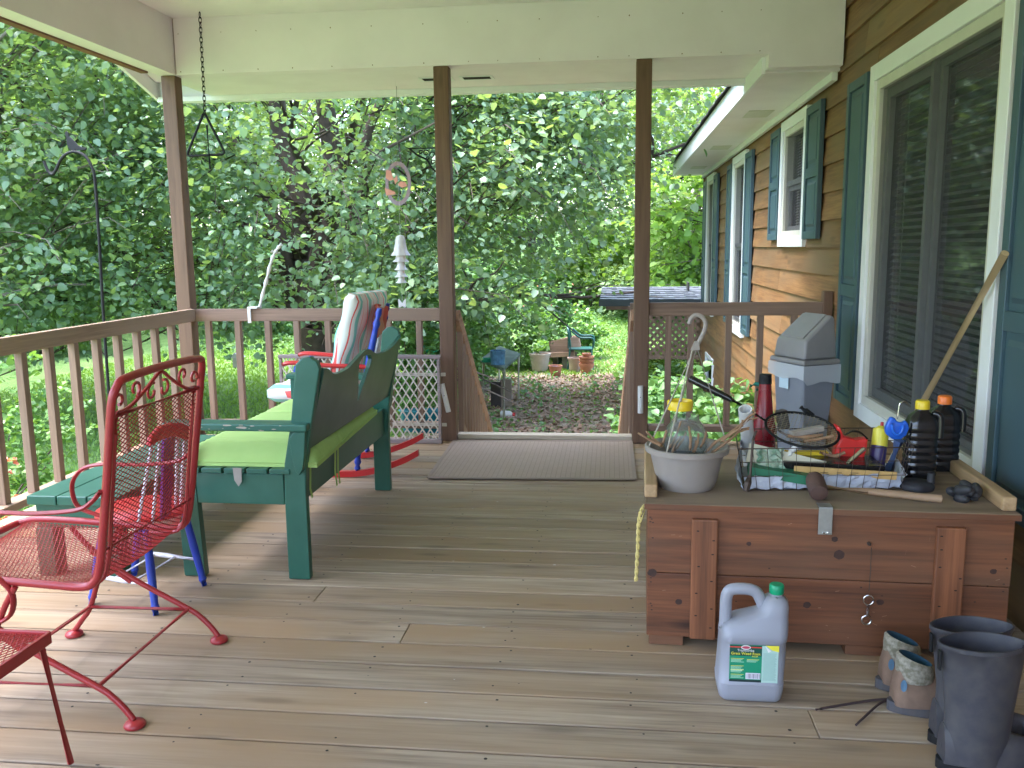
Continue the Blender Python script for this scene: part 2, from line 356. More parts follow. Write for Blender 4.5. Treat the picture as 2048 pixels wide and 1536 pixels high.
mb = MB(); mb.add([(-2.99, 6.50, 2.55), (X0 + .03, 6.50, 2.55), (X0 + .03, -2.3, 2.55 + 8.8 * .3), (-2.99, -2.3, 2.55 + 8.8 * .3), (-2.99, 6.5, 2.57), (X0 + .03, 6.5, 2.57), (X0 + .03, -2.3, 2.57 + 8.8 * .3), (-2.99, -2.3, 2.57 + 8.8 * .3)],
       [(0, 1, 2, 3), (7, 6, 5, 4), (0, 4, 5, 1), (1, 5, 6, 2), (2, 6, 7, 3), (3, 7, 4, 0)]); mb.build('eave_lining', M_WHT, PR)
mb = MB(); mb.bx((-3.035, -2.3, 2.436), (-2.987, 5.60, 2.456)); mb.build('edge_strip', M_BRK, PR)
mb = MB(); mb.bx((-2.987, 5.832, 2.47), (1.0, 5.85, 3.2)); mb.bx((-3.0, -2.3, 2.87), (-2.99, 5.85, 3.4)); mb.build('gable_board', M_WHT, PR)
for n, x0 in (('soffit_vent', -1.30), ('soffit_vent', -1.02)):
    mb = MB(); x1 = x0 + .19; a, b = 6.12, 6.22; z = 2.4455
    mb.bx((x0, a - .02, z - .004), (x1, a, z)); mb.bx((x0, b, z - .004), (x1, b + .02, z)); mb.bx((x0 - .02, a - .02, z - .004), (x0, b + .02, z)); mb.bx((x1, a - .02, z - .004), (x1 + .02, b + .02, z))
    v = mb.build(n, M_TRIM, PR); mb = MB()
    for k in range(9): mb.bx((x0, a + .003 + k * .011, z - .002), (x1, a + .008 + k * .011, z - .0005))
    mb.build('louvre', M_NAIL, v)
# posts
for x, lab in ((-2.925, 'corner porch post where the left and rear railings meet'), (-1.093, 'middle porch post left of the stair opening'), (.193, 'porch post right of the stair opening')):
    t = thing('porch_post', 'square brown stained wooden ' + lab, 'post', (x, 5.783, 0), 0, 'porch posts')
    mb = MB(); mb.bx((x - .049, 5.735, .001), (x + .049, 5.833, 2.445)); mb.build('post_shaft', W_POST, t, bevel=.006)
    mb = MB(); mb.bx((x - .053, 5.731, .0005), (x + .053, 5.837, .012)); mb.build('post_foot', W_POST, t, bevel=.002)
# ================================================================ railings
def railing(label, p0, p1, zt, zb, bal, axis, endpost=None, rail_h=.085):
    """p0,p1 ends of centre line; bal = list of distances along it"""
    p0 = Vector(p0); p1 = Vector(p1); d = (p1 - p0); L = d.length; d.normalize(); mid = (p0 + p1) / 2
    t = thing('railing', label, 'railing', (mid.x, mid.y, 0)); mr = W_RAILX if axis == 'x' else W_RAILY
    up = Vector((0, 0, 1))
    mb = MB(); mb.bar(p0 + up * (zt - rail_h / 2), p1 + up * (zt - rail_h / 2), .04, rail_h); mb.build('top_rail', mr, t, bevel=.004)
    mb = MB(); mb.bar(p0 + up * (zb), p1 + up * zb, .085, .038); mb.build('bottom_rail', mr, t, bevel=.004)
    for k in bal:
        q = p0 + d * k; mb = MB(); mb.bar(q + up * (zb + .019), q + up * (zt - rail_h + .001), .04, .04, up=d); mb.build('baluster', W_BAL, t, bevel=.003)
    if endpost:
        mb = MB(); mb.bx(*endpost); mb.build('end_post', W_POST, t, bevel=.005)
    return t
railing('long brown wooden railing along the left edge of the deck', (-2.86, -2.2, 0), (-2.86, 5.73, 0), .905, .10, [.2 + .212 * i for i in range(36)], 'y')
railing('brown wooden railing between the corner post and the stairs', (-2.87, 5.79, 0), (-1.145, 5.79, 0), .90, .10, [.09, .305, .52, .725, .945, 1.16, 1.37, 1.58], 'x')
railing('short brown wooden railing between the stairs and the house wall', (.245, 5.79, 0), (1.36, 5.79, 0), .93, .10, [.125, .27, .51, .71, .92], 'x', ((1.335, 5.745, 0.001), (1.393, 5.82, 1.0)))
SL = .757
for x, lab in ((-1.04, 'left'), (.145, 'right')):
    t = thing('stair_railing', 'sloping wooden handrail down the %s side of the yard stairs' % lab, 'railing', (x, 6.6, -1.2), 0, None)
    mb = MB(); xe = x - (.07 if x > 0 else 0); mb.bar((x, 5.84, .845), (xe, 7.5, .845 - 1.66 * SL), .04, .09); mb.build('handrail', wood('stair_rail_wood_' + lab, (.22, .12, .07), (.40, .24, .15), 'y', .7), t, bevel=.004)
    mb = MB(); mb.bar((x, 5.9, .0), (xe, 7.5, -1.6 * SL), .04, .2); mb.build('stringer', W_OUT, t, bevel=.004)
    for k in range(13):
        yy = 5.92 + k * .125; z = .80 - (yy - 5.84) * SL; xk = x + (xe - x) * (yy - 5.84) / 1.66
        mb = MB(); mb.bx((xk - .018, yy, z - .78), (xk + .018, yy + .036, z)); mb.build('baluster', W_BAL, t, bevel=.003)
t = thing('stairs', 'wooden steps going down from the deck to the yard', 'stairs', (-.44, 6.6, -1.2))
for k in range(6):
    mb = MB(); mb.bx((-1.0, 5.92 + k * .262, -.20 - k * .185 - .038), (.13, 5.92 + k * .262 + .255, -.20 - k * .185)); mb.build('tread', wood('tread_wood_%d' % k, (.22, .17, .12), (.38, .31, .24), 'x', .8), t, bevel=.004)
# ================================================================ house
HX = 1.40; HY1, HY0 = 13.9, -3.0
HS = thing('house', 'cedar clapboard house wall with green shutters and white framed windows', 'house', (2.5, 6, -1.2))
# openings: y0,y1,z0,z1 (outer trim)
WIN = [(3.33, 5.06, .335, 2.225), (6.62, 7.58, 1.275, 2.27), (9.52, 10.52, .31, 2.27), (12.38, 13.28, .31, 2.27)]
SH = [(5.09, 5.50, .36, 2.21), (2.87, 3.28, .36, 2.21), (6.16, 6.60, 1.33, 2.24), (7.60, 8.03, 1.33, 2.24), (9.05, 9.50, .37, 2.22), (10.54, 10.95, .37, 2.22), (11.90, 12.36, .37, 2.22), (13.3, 13.72, .37, 2.22)]
mb = MB(); z = -1.22; CO = .178
while z < 2.72:
    zt = z + CO; segs = [(HY0, HY1, z, zt)]
    for (a, b, c, d) in WIN + [(12.2, 13.15, -.75, -.27)]:
        out = []
        for (p, q, z0, z1) in segs:
            if z1 <= c or z0 >= d or q <= a or p >= b: out.append((p, q, z0, z1)); continue
            for s in ((p, min(q, a), z0, z1), (max(p, b), q, z0, z1)):
                if s[1] - s[0] > .02: out.append(s)
            if z0 < c - .005: out.append((a, b, z0, c + .02))
            if z1 > d + .005: out.append((a, b, d - .02, z1))
        segs = out
    for (p, q, za, zb) in segs:
        cuts = [p]; 
        while q - cuts[-1] > 4.2: cuts.append(cuts[-1] + random.uniform(2.2, 4))
        cuts.append(q)
        for a, b in zip(cuts, cuts[1:]):
            k = random.uniform(-.002, .002); a += .001; b -= .001
            xa = HX - .008 + k + .02 * (za - z) / CO; xb = HX + .012 - .02 * max(0, zt - zb) / CO; zc = zb + (.012 if zb == zt else 0)
            mb.add([(HX + .03, a, za), (xa, a, za), (xb, a, zc), (HX + .03, a, zc), (HX + .03, b, za), (xa, b, za), (xb, b, zc), (HX + .03, b, zc)],
                   [(0, 1, 2, 3), (7, 6, 5, 4), (0, 4, 5, 1), (1, 5, 6, 2), (2, 6, 7, 3), (3, 7, 4, 0)])
    z = zt
mb.bx((HX - .02, HY1, -1.2), (HX + .07, HY1 + .02, 2.36))
mb.build('wall', W_SID, HS)
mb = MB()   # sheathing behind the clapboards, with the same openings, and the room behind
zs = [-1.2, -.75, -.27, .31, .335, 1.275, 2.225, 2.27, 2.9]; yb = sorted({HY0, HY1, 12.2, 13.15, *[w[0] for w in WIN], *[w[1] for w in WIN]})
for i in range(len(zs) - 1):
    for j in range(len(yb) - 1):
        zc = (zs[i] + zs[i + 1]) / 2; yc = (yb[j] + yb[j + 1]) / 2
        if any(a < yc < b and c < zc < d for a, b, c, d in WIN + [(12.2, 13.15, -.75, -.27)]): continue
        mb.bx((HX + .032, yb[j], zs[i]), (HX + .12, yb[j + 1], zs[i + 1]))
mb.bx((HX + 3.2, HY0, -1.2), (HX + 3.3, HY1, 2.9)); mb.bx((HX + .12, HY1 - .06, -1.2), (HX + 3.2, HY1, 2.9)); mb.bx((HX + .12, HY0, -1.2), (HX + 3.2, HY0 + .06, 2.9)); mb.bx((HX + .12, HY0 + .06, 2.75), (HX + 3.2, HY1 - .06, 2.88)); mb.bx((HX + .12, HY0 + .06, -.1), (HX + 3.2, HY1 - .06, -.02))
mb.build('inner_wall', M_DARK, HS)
def ringframe(mb, y0, y1, z0, z1, w, x0, x1):
    mb.bx((x0, y0, z0), (x1, y0 + w, z1)); mb.bx((x0, y1 - w, z0), (x1, y1, z1)); mb.bx((x0 + .0005, y0 + w, z0), (x1, y1 - w, z0 + w)); mb.bx((x0 + .0005, y0 + w, z1 - w), (x1, y1 - w, z1))
for i, (a, b, c, d) in enumerate(WIN):
    tw = .085 if i == 0 else .08; fw = .05 if i == 0 else .045
    mb = MB(); ringframe(mb, a, b, c, d, tw, HX - .035, HX + .03)
    wd = mb.build('window', M_TRIM, HS, bevel=.003)
    if i == 0: tag(wd, 'large sliding window with closed blinds')
    elif i == 1: tag(wd, 'small high double-hung window')
    mb = MB(); ringframe(mb, a + tw, b - tw, c + tw, d - tw, fw, HX - .02, HX + .06); mb.build('window_frame', M_VINYL, wd, bevel=.003)
    ia, ib, ic, id_ = a + tw + fw, b - tw - fw, c + tw + fw, d - tw - fw
    mb = MB()
    if i == 0:
        m = (ia + ib) / 2 + .02; mb.bx((HX + .002, m - .02, ic), (HX + .03, m + .02, id_)); ringframe(mb, m + .022, ib - .002, ic + .002, id_ - .002, .05, HX + .02, HX + .05); ringframe(mb, ia + .002, m - .022, ic + .002, id_ - .002, .035, HX + .028, HX + .055)
    else:
        m = (ic + id_) / 2; mb.bx((HX + .004, ia, m - .02), (HX + .03, ib, m + .02)); ringframe(mb, ia + .002, ib - .002, ic + .002, m - .022, .035, HX + .02, HX + .045)
    mb.build('sash', M_SASH, wd, bevel=.002)
    mb = MB(); mb.add([(HX + .050, ia, ic), (HX + .050, ib, ic), (HX + .050, ib, id_), (HX + .050, ia, id_)], [(0, 1, 2, 3)]); mb.build('glass', M_GLASS, wd)
    mb = MB(); mb.add([(HX + .001, ia, ic), (HX + .001, ib, ic), (HX + .001, ib, id_), (HX + .001, ia, id_)], [(0, 1, 2, 3)]); mb.build('insect_screen', M_SCREEN, wd)
    mb = MB()
    k = ic + .02
    while k < id_ - .02:
        mb.obx((HX + .085, (ia + ib) / 2, k), (.024, ib - ia - .01, .0015), (0, math.radians(-38), 0)); k += .0225 if i else .034
    for yy in (ia + .2, ib - .2, (ia + ib) / 2): mb.bx((HX + .070, yy - .006, ic + .01), (HX + .072, yy + .006, id_ - .02))
    mb.build('blind', M_BLIND, wd)
mb = MB(); ringframe(mb, 12.2, 13.15, -.75, -.27, .05, HX - .02, HX + .03); wd = mb.build('basement_window', M_TRIM, HS, bevel=.003)
mb = MB(); mb.add([(HX + .01, 12.25, -.7), (HX + .01, 13.1, -.7), (HX + .01, 13.1, -.32), (HX + .01, 12.25, -.32)], [(0, 1, 2, 3)]); mb.build('glass', M_GLASS, wd)
for (a, b, c, d) in SH:
    t0, x0, x1, w = HX - .040, HX - .042, HX - .010, .055
    mb = MB(); ringframe(mb, a, b, c, d, w, x0, x1); md = c + (d - c) * (.36 if d - c > 1.2 else .5); mb.bx((x0 + .0005, a + w, md - .035), (x1, b - w, md + .035))
    mb.bx((x0 + .014, a + w, c + w), (x1, b - w, md - .035)); mb.bx((x0 + .014, a + w, md + .035), (x1, b - w, d - w))
    for (e, f) in ((c + w, md - .035), (md + .035, d - w)):
        e += .028; f -= .028; p, q = a + w + .025, b - w - .025; X = x0 + .014; Y = x0 + .003; k = .02
        mb.add([(X, p, e), (X, q, e), (X, q, f), (X, p, f), (Y, p + k, e + k), (Y, q - k, e + k), (Y, q - k, f - k), (Y, p + k, f - k)], [(4, 5, 6, 7), (0, 1, 5, 4), (1, 2, 6, 5), (2, 3, 7, 6), (3, 0, 4, 7)])
    mb.build('shutter', M_SHUT, HS, bevel=.003)
mb = MB(); mb.bx((.945, 5.84, 2.352), (HX + .04, HY1 + .02, 2.37)); sf = mb.build('soffit', M_WHT, HS)
for yy in (7.4, 9.9, 12.4):
    mb = MB(); mb.bx((1.08, yy, 2.347), (1.28, yy + .38, 2.3515)); mb.build('vent', M_VINYL, sf, bevel=.002)
mb = MB(); mb.bx((.92, 5.832, 2.345), (.943, HY1 + .04, 2.52)); mb.bx((.943, 5.832, 2.372), (.96, 5.852, 2.52)); mb.bx((.943, HY1 + .02, 2.345), (HX + .05, HY1 + .04, 2.45)); mb.build('fascia', M_TRIM, HS, bevel=.002)
mb = MB(); mb.bx((HX - .05, 5.86, 2.30), (HX - .012, HY1, 2.351)); mb.build('frieze_board', M_TRIM, HS, bevel=.003)
mb = MB()
for k in range(34):
    x0 = .88 + k * .14; z0 = 2.525 + k * .14 * .42
    n = 40; V = []; F = []
    for i in range(n + 1):
        yy = 5.9 + (HY1 + .1 - 5.9) * i / n; j = random.uniform(-.006, .006)
        V += [(x0 + j, yy, z0), (x0 + .15, yy, z0 + .05), (x0 + j, yy, z0 - .012)]
    for i in range(n): a = i * 3; F += [(a, a + 3, a + 4, a + 1), (a, a + 2, a + 5, a + 3)]
    mb.add(V, F)
mb.build('roof', M_SHING, HS)
# ================================================================ materials for the objects
M_RED = plain('red_enamel', (.36, .028, .032), .33, c2=(.24, .025, .025), scale=20, amt=.5)
M_REDP = plain('red_paint', (.55, .025, .025), .35, c2=(.40, .03, .03), scale=14, amt=.5)
M_BLUEP = plain('blue_paint', (.02, .05, .42), .35, c2=(.03, .09, .33), scale=20, amt=.5)
M_WHTP = plain('white_chair_paint', (.72, .74, .78), .45, c2=(.45, .47, .5), scale=26, amt=.7)
M_GREEN = plain('green_bench_paint', (.024, .112, .076), .38, c2=(.040, .145, .102), scale=6, amt=.6)
M_CUSH = plain('lime_canvas', (.42, .62, .19), .85, c2=(.36, .55, .16), scale=9, amt=.5, bstr=.3)
M_TAG = plain('cloth_tag', (.32, .30, .26), .9)
M_PLAST = plain('grey_plastic', (.26, .25, .245), .5, c2=(.20, .195, .19), scale=5, amt=.5)
M_BAGM, _t, _b = _mat('plastic_bag'); _b.inputs['Base Color'].default_value = (.75, .78, .82, 1); _b.inputs['Roughness'].default_value = .25; _b.inputs['Alpha'].default_value = .55
M_PVC = plain('white_pvc', (.74, .74, .72), .4, c2=(.55, .53, .48), scale=12, amt=.5)
M_BLACK = plain('black_iron', (.010, .011, .012), .6, .0, spec=.3)
M_CHEST = wood('chest_wood', (.080, .028, .011), (.235, .084, .031), 'x', .55, c3=(.15, .075, .038), var=.25, knots=.95)
M_CHESTV = wood('chest_batten_wood', (.10, .037, .015), (.25, .092, .036), 'z', .55, var=.2, knots=.8)
M_CHTOP = wood('chest_lid_wood', (.115, .078, .046), (.255, .185, .118), 'x', .8, c3=(.27, .2, .13), var=.1)
M_PINE = wood('pine_strip_wood', (.33, .21, .10), (.50, .34, .18), 'y', .7, var=.2)
M_GALV = plain('zinc_plate', (.45, .46, .43), .4, .8, c2=(.3, .3, .28), scale=30)
M_STEEL = plain('nickel', (.75, .75, .74), .22, 1.0)
M_TERRA = plain('terracotta', (.42, .17, .09), .8, c2=(.30, .14, .09), scale=12)
M_CLAYW = plain('pale_pot', (.45, .40, .34), .7, c2=(.30, .27, .22), scale=9)
M_TAUPE = plain('taupe_plastic', (.29, .255, .225), .5, c2=(.37, .335, .30), scale=7, amt=.5)
M_TWIG = plain('twig_bark', (.33, .20, .11), .8, c2=(.20, .11, .06), scale=40, amt=.8)
M_SOIL = plain('soil', (.05, .04, .032), .95, scale=60, bstr=.8)
M_YEL = plain('yellow_plastic', (.85, .62, .02), .35)
M_ORG = plain('orange_cap', (.90, .20, .02), .35)
M_BLK = plain('black_plastic', (.010, .010, .011), .18, c2=(.02, .02, .02), spec=.6)
M_RUB = plain('grey_rubber', (.040, .040, .050), .5, c2=(.095, .09, .08), scale=24, amt=.5, detail=8)
M_LIN = plain('boot_lining', (.22, .21, .25), .7)
M_PAPER = plain('newspaper', (.52, .55, .62), .8, c2=(.38, .41, .5), scale=40, amt=.6)
M_ROPE = plain('yellow_rope', (.68, .55, .20), .8, c2=(.4, .32, .1), scale=160, amt=.9)
M_WIRE = plain('rusty_wire', (.10, .075, .06), .6, .6)
M_JUG = plain('lavender_grey_jug', (.29, .30, .335), .42, c2=(.27, .275, .31), scale=4, amt=.3)
M_GCAP = plain('green_cap', (.01, .30, .13), .4)
def flatm(n, c, r=.5): return plain(n, c, r, c2=tuple(x * .85 for x in c), amt=.25)
# ================================================================ door mat
t = thing('door_mat', 'flat taupe ribbed door mat lying in front of the stair opening', 'mat', (-.45, 5.28, 0))
mm, tt, bb = _mat('mat_ribbed'); v, _ = coords(tt); ck = N(tt, 'ShaderNodeTexBrick'); ck.inputs['Scale'].default_value = 18; ck.inputs['Mortar Size'].default_value = .03; ck.offset = 0; ck.inputs['Brick Width'].default_value = .5; ck.inputs['Row Height'].default_value = .5
tt.links.new(v, ck.inputs['Vector']); ck.inputs[1].default_value = (.35, .27, .205, 1); ck.inputs[2].default_value = (.37, .285, .22, 1); ck.inputs[3].default_value = (.25, .19, .145, 1)
tt.links.new(ck.outputs[0], bb.inputs[0]); bb.inputs['Roughness'].default_value = .9; bump(tt, bb, noise(tt, v, 160, 2), .5, .004)
C4 = [pz(909, 884), pz(1262, 885), pz(1269, 961), pz(857, 958)]
mb = MB(); z0, z1 = .003, .010; mb.add([(p.x, p.y, z0) for p in C4] + [(p.x, p.y, z1) for p in C4], [(3, 2, 1, 0), (4, 5, 6, 7), (0, 1, 5, 4), (1, 2, 6, 5), (2, 3, 7, 6), (3, 0, 4, 7)]); mb.build('mat_body', mm, t, bevel=.002)
mb = MB(); ps = [(p.x, p.y, .009) for p in C4]; 
for a, b in zip(ps, ps[1:] + ps[:1]): mb.bar(a, b, .022, .006)
mb.build('mat_border', flatm('mat_border_rubber', (.29, .225, .175), .8), t)
# ================================================================ green bench
BN = thing('garden_bench', 'dark green painted wooden bench with scalloped back seen from behind', 'bench', (-1.42, 3.87, 0))
def lean(z): return -1.205 + .256 * (z - .47)
for Y in (3.225, 4.515):
    mb = MB(); P = [(-1.274, 0), (-1.186, 0), (-1.186, .36), (-1.180, .47), (-1.148, .64), (-1.108, .845), (-1.118, .875), (-1.146, .893), (-1.178, .888), (-1.203, .865), (-1.232, .645), (-1.268, .47), (-1.274, .34)]
    mb.plate(P, th=.036, fn=lambda u, v, w_, Y=Y: (u, Y + w_, v)); mb.build('back_leg', M_GREEN, BN, bevel=.005)
    mb = MB(); P = [(-1.712, 0), (-1.622, 0), (-1.640, .44), (-1.640, .608), (-1.720, .608), (-1.720, .44)]; mb.plate(P, th=.036, fn=lambda u, v, w_, Y=Y: (u, Y + w_, v)); mb.build('front_leg', M_GREEN, BN, bevel=.004)
    s = -1 if Y < 4 else 1
    mb = MB(); mb.bx((-1.74, Y - .045 + .015 * s, .609), (-1.156, Y + .045 + .015 * s, .638)); ar = mb.build('armrest', M_GREEN, BN, bevel=.006)
    mb = MB(); random.seed(40 + int(Y))
    for k in range(14): x = random.uniform(-1.62, -1.22); zz = random.uniform(.612, .636); r = random.uniform(.002, .009) * (1.6 if k < 3 else .6); mb.add([(x + r * 2 * math.cos(t), Y - .045 + .015 * s - .0004, zz + r * .45 * math.sin(t) * random.uniform(.6, 1.2)) for t in (0, .9, 1.8, 2.7, 3.6, 4.5, 5.4)], [tuple(range(7))])
    mb.build('paint_chip', plain('bare_chip_%d' % int(Y), (.42, .38, .30), .8), ar)
    mb = MB(); P = [(-1.21, .607), (-1.165, .607), (-1.172, .52), (-1.182, .46), (-1.197, .435), (-1.212, .45), (-1.222, .50), (-1.232, .58)]; mb.plate(P, th=.03, fn=lambda u, v, w_, Y=Y, s=s: (u, Y + s * .036 + w_, v)); mb.build('arm_bracket', M_GREEN, BN, bevel=.003)
    mb = MB(); mb.bx((-1.638, Y - .014, .306), (-1.276, Y + .014, .43)); mb.build('side_apron', M_GREEN, BN, bevel=.003)
prof = [(3.244, .845), (3.30, .835), (3.40, .80), (3.50, .795), (3.60, .80), (3.68, .818), (3.76, .838), (3.83, .848), (3.90, .842), (3.97, .822), (4.05, .805), (4.16, .797), (4.28, .797), (4.38, .810), (4.46, .832), (4.496, .845)]
prof = [(p.x, p.z) for p in smoothpts([(a, 0, b) for a, b in prof], 3)]
hole = [(3.755, .80), (3.80, .822), (3.87, .825), (3.93, .812), (3.965, .79), (3.955, .75), (3.925, .70), (3.895, .655), (3.87, .60), (3.845, .655), (3.81, .70), (3.775, .75)]
mb = MB(); mb.plate([(3.244, .52)] + [(4.496, .52)] + prof[::-1], [hole], .02, fn=lambda u, v, w_: (lean(v) + w_, u, v)); mb.build('backrest', plain('bench_back_paint', (.016, .075, .055), .33, c2=(.028, .06, .05), scale=3, amt=.6), BN, bevel=.003)
mb = MB(); mb.bx((-1.228, 3.244, .315), (-1.206, 4.496, .455)); mb.build('back_rail', M_GREEN, BN, bevel=.003)
mb = MB(); mb.bx((-1.70, 3.244, .315), (-1.68, 4.496, .42)); mb.build('front_rail', M_GREEN, BN, bevel=.003)
for k in range(5):
    x = -1.70 + k * .093; mb = MB(); mb.bx((x, 3.20, .432), (x + .083, 4.53, .452)); mb.build('seat_slat', M_GREEN, BN, bevel=.003)
# cushion
CU = thing('seat_cushion', 'long tufted lime green cushion lying on the dark green bench', 'cushion', (-1.4, 3.87, .453))
V = []; F = []; nu, nv = 34, 90
def cush(u, v, top):
    x = -1.70 + u * (.556 - .060 * v); y = 3.232 + v * 1.12; e = min(u, 1 - u) / .10; g = min(v, 1 - v) / .05; k = min(1, max(0, e)) ** .5 * min(1, max(0, g)) ** .5
    h = .012 + .070 * k
    for cy in (.03, .36, .66, .97):
        d = math.hypot((u - .5) * .6, (v - cy) * 1.255); h -= .018 * math.exp(-(d / .06) ** 2) * (1 if .1 < cy < .9 else 0)
    for cy in (.345, .665): h -= .012 * math.exp(-(((v - cy) * 1.255) / .014) ** 2)
    h += .004 * math.sin(v * 150 + 5 * math.sin(u * 9)) * (math.exp(-e * .8) + math.exp(-g * .9)) * k
    return (x, y, .453 + (h if top else .0) + (.006 if not top else 0) * k)
for top in (1, 0):
    o = len(V); V += [cush(i / nu, j / nv, top) for j in range(nv + 1) for i in range(nu + 1)]
    F += [tuple(o + q for q in (j * (nu + 1) + i, j * (nu + 1) + i + 1, (j + 1) * (nu + 1) + i + 1, (j + 1) * (nu + 1) + i)) for j in range(nv) for i in range(nu)]
m1 = (nu + 1) * (nv + 1)
for i in range(nu): F += [(i, i + 1, m1 + i + 1, m1 + i), (nv * (nu + 1) + i, nv * (nu + 1) + i + 1, m1 + nv * (nu + 1) + i + 1, m1 + nv * (nu + 1) + i)]
for j in range(nv): F += [(j * (nu + 1), (j + 1) * (nu + 1), m1 + (j + 1) * (nu + 1), m1 + j * (nu + 1)), (j * (nu + 1) + nu, (j + 1) * (nu + 1) + nu, m1 + (j + 1) * (nu + 1) + nu, m1 + j * (nu + 1) + nu)]
mb = MB(); mb.add(V, F); mb.build('cushion_body', M_CUSH, CU, smooth=True)
mb = MB(); c = [cush(u, v, 1) for u, v in [(i / 20, 0) for i in range(21)] + [(1, j / 40) for j in range(41)] + [(1 - i / 20, 1) for i in range(21)] + [(0, 1 - j / 40) for j in range(41)]]; mb.tube([(x, y, z + .006) for x, y, z in c], .0035, 5, closed=True); mb.build('piping', M_CUSH, CU, smooth=True)
for Y in (3.30, 3.62, 3.66):
    mb = MB(); L = .13 if Y < 3.5 else .17; P = [(-1.155, Y, .465), (-1.188, Y, .458), (-1.198, Y + .006, .43), (-1.199, Y - .004, .40 - L * .4), (-1.197, Y + .01, .44 - L)]; mb.tube(P, .009, 4, flat=.2); mb.build('tie', M_CUSH, CU)
mb = MB(); P = [pz(474, 931, .455), pz(503, 931, .455)]; a, b = P; mb.plate([(0, 0), (.036, 0), (.034, -.055), (.020, -.075), (.004, -.05)], th=.0015, fn=lambda u, v, w_: (a.x + u, 3.20 + w_ - .003, .456 + v)); mb.build('care_tag', M_TAG, CU)
# ================================================================ low green table
LT = thing('low_table', 'low dark green plank table in front of the bench by the left railing', 'table', (-2.14, 3.72, 0))
for k, x in enumerate((-2.325, -2.195, -2.065)):
    mb = MB(); mb.bx((x, 3.15, .30), (x + .125, 4.32, .338)); mb.build('top_plank', M_GREEN, LT, bevel=.004)
mb = MB(); mb.bx((-2.31, 3.18, .20), (-1.955, 3.205, .298)); mb.bx((-2.31, 4.27, .20), (-1.955, 4.295, .298)); mb.bx((-2.31, 3.206, .20), (-2.288, 4.269, .298)); mb.bx((-1.977, 3.206, .20), (-1.955, 4.269, .298)); mb.build('apron', M_GREEN, LT, bevel=.003)
for x in (-2.31, -2.03):
    for y in (3.165, 4.24): mb = MB(); mb.bx((x, y, 0.001), (x + .075, y + .075, .2)); mb.build('leg', M_GREEN, LT, bevel=.003)
# ================================================================ red mesh chair
RC = thing('metal_chair', 'red wrought metal spring chair with scrollwork top and mesh seat', 'chair', (-1.6, 2.38, 0))
YN, YF = 2.125, 2.635
side = [(-1.302, .90), (-1.326, .74), (-1.358, .54), (-1.376, .45), (-1.392, .415), (-1.43, .397), (-1.55, .402), (-1.75, .412), (-1.90, .415), (-1.965, .405)]
mb = MB()
def sidep(Y): return [(x, Y, z) for x, z in side]
top = [(-1.290, YN + .012, .948), (-1.286, YN + .05, .966), (-1.286, (YN + YF) / 2, .972), (-1.286, YF - .05, .966), (-1.290, YF - .012, .948)]
loop = sidep(YN)[::-1] + top + sidep(YF) + [(-1.985, YF - .06, .40), (-1.985, YN + .06, .40)]
mb.tube(smoothpts(loop, 4), .0115, 10, closed=False); mb.build('frame', M_RED, RC, smooth=True)
mb = MB(); bz = .868
def bk(w, h): return (-1.300 - (.95 - h) * .14, YN + w, h)
mb.tube([bk(.0, bz), bk(.51, bz)], .008, 8); mb.tube([bk(.0, .50), bk(.51, .50)], .005, 6)
for w_ in (.035, .475): mb.tube(smoothpts([bk(w_, bz), bk(w_, .6), bk(w_, .47), (-1.40, YN + w_, .40), (-1.50, YN + w_, .392)], 4), .006, 6)
mb.build('back_rods', M_RED, RC, smooth=True)
mb = MB(); W = .51
mb.tube(smoothpts([bk(.03, bz + .006), bk(.10, bz + .012), bk(.18, .915), bk(.245, .950), bk(.275, .950), bk(.33, .92), bk(.42, .880), bk(.48, bz + .006)], 5), .0055, 6)
def spiral(w0, h0, r, a0, turns, sg): return smoothpts([bk(w0 + r * (1 - .28 * k / 6) * math.cos(a0 + sg * turns * 6.28 * k / 12), h0 + r * .95 * (1 - .28 * k / 6) * math.sin(a0 + sg * turns * 6.28 * k / 12)) for k in range(13)], 2)
for (w0, h0, r, a0, sg) in [(.045, .905, .024, 3.6, -1), (.125, .925, .026, -1.2, 1), (.215, .902, .028, 1.2, 1), (.285, .902, .028, 1.9, -1), (.395, .925, .026, -1.9, -1), (.47, .905, .024, -.4, 1)]: mb.tube(spiral(w0, h0, r, a0, .85, sg), .0045, 6)
mb.build('scrollwork', M_RED, RC, smooth=True)
# expanded mesh: two families of strands crossing over the seat and back surface
prf = smoothpts([(-1.975, 0, .385), (-1.93, 0, .405), (-1.75, 0, .40), (-1.60, 0, .388), (-1.50, 0, .382), (-1.43, 0, .392), (-1.398, 0, .43), (-1.378, 0, .50), (-1.340, 0, .70), (-1.314, 0, bz)], 8)
cum = [0]
for a, b in zip(prf, prf[1:]): cum.append(cum[-1] + (b - a).length)
def onprf(s):
    s = max(0, min(cum[-1], s)); i = max(0, min(len(cum) - 2, int(np.searchsorted(cum, s)) - 1)); k = (s - cum[i]) / max(1e-9, cum[i + 1] - cum[i]); return prf[i].lerp(prf[i + 1], k)
def meshsheet(mb, fn, S, W, ps, slope, r):
    for sg in (1, -1):
        s0 = -W * slope
        while s0 < S:
            a = max(0, (-s0) / slope); b = min(W, (S - s0) / slope)
            if b - a > .004:
                n = max(2, int((b - a) / .024)); pts = []
                for i in range(n + 1):
                    w_ = a + (b - a) * i / n; pts.append(fn(s0 + w_ * slope, w_ if sg > 0 else W - w_))
                mb.tube(pts, r, 3, cap=False)
            s0 += ps
mb = MB(); meshsheet(mb, lambda s, w_: (lambda p: (p.x, YN + .012 + w_, p.z - .018 * math.sin(math.pi * w_ / .486) * (1 if p.z < .45 else max(0, 1 - (p.z - .45) * 6))))(onprf(s)), cum[-1], .486, .0135, .5, .0017)
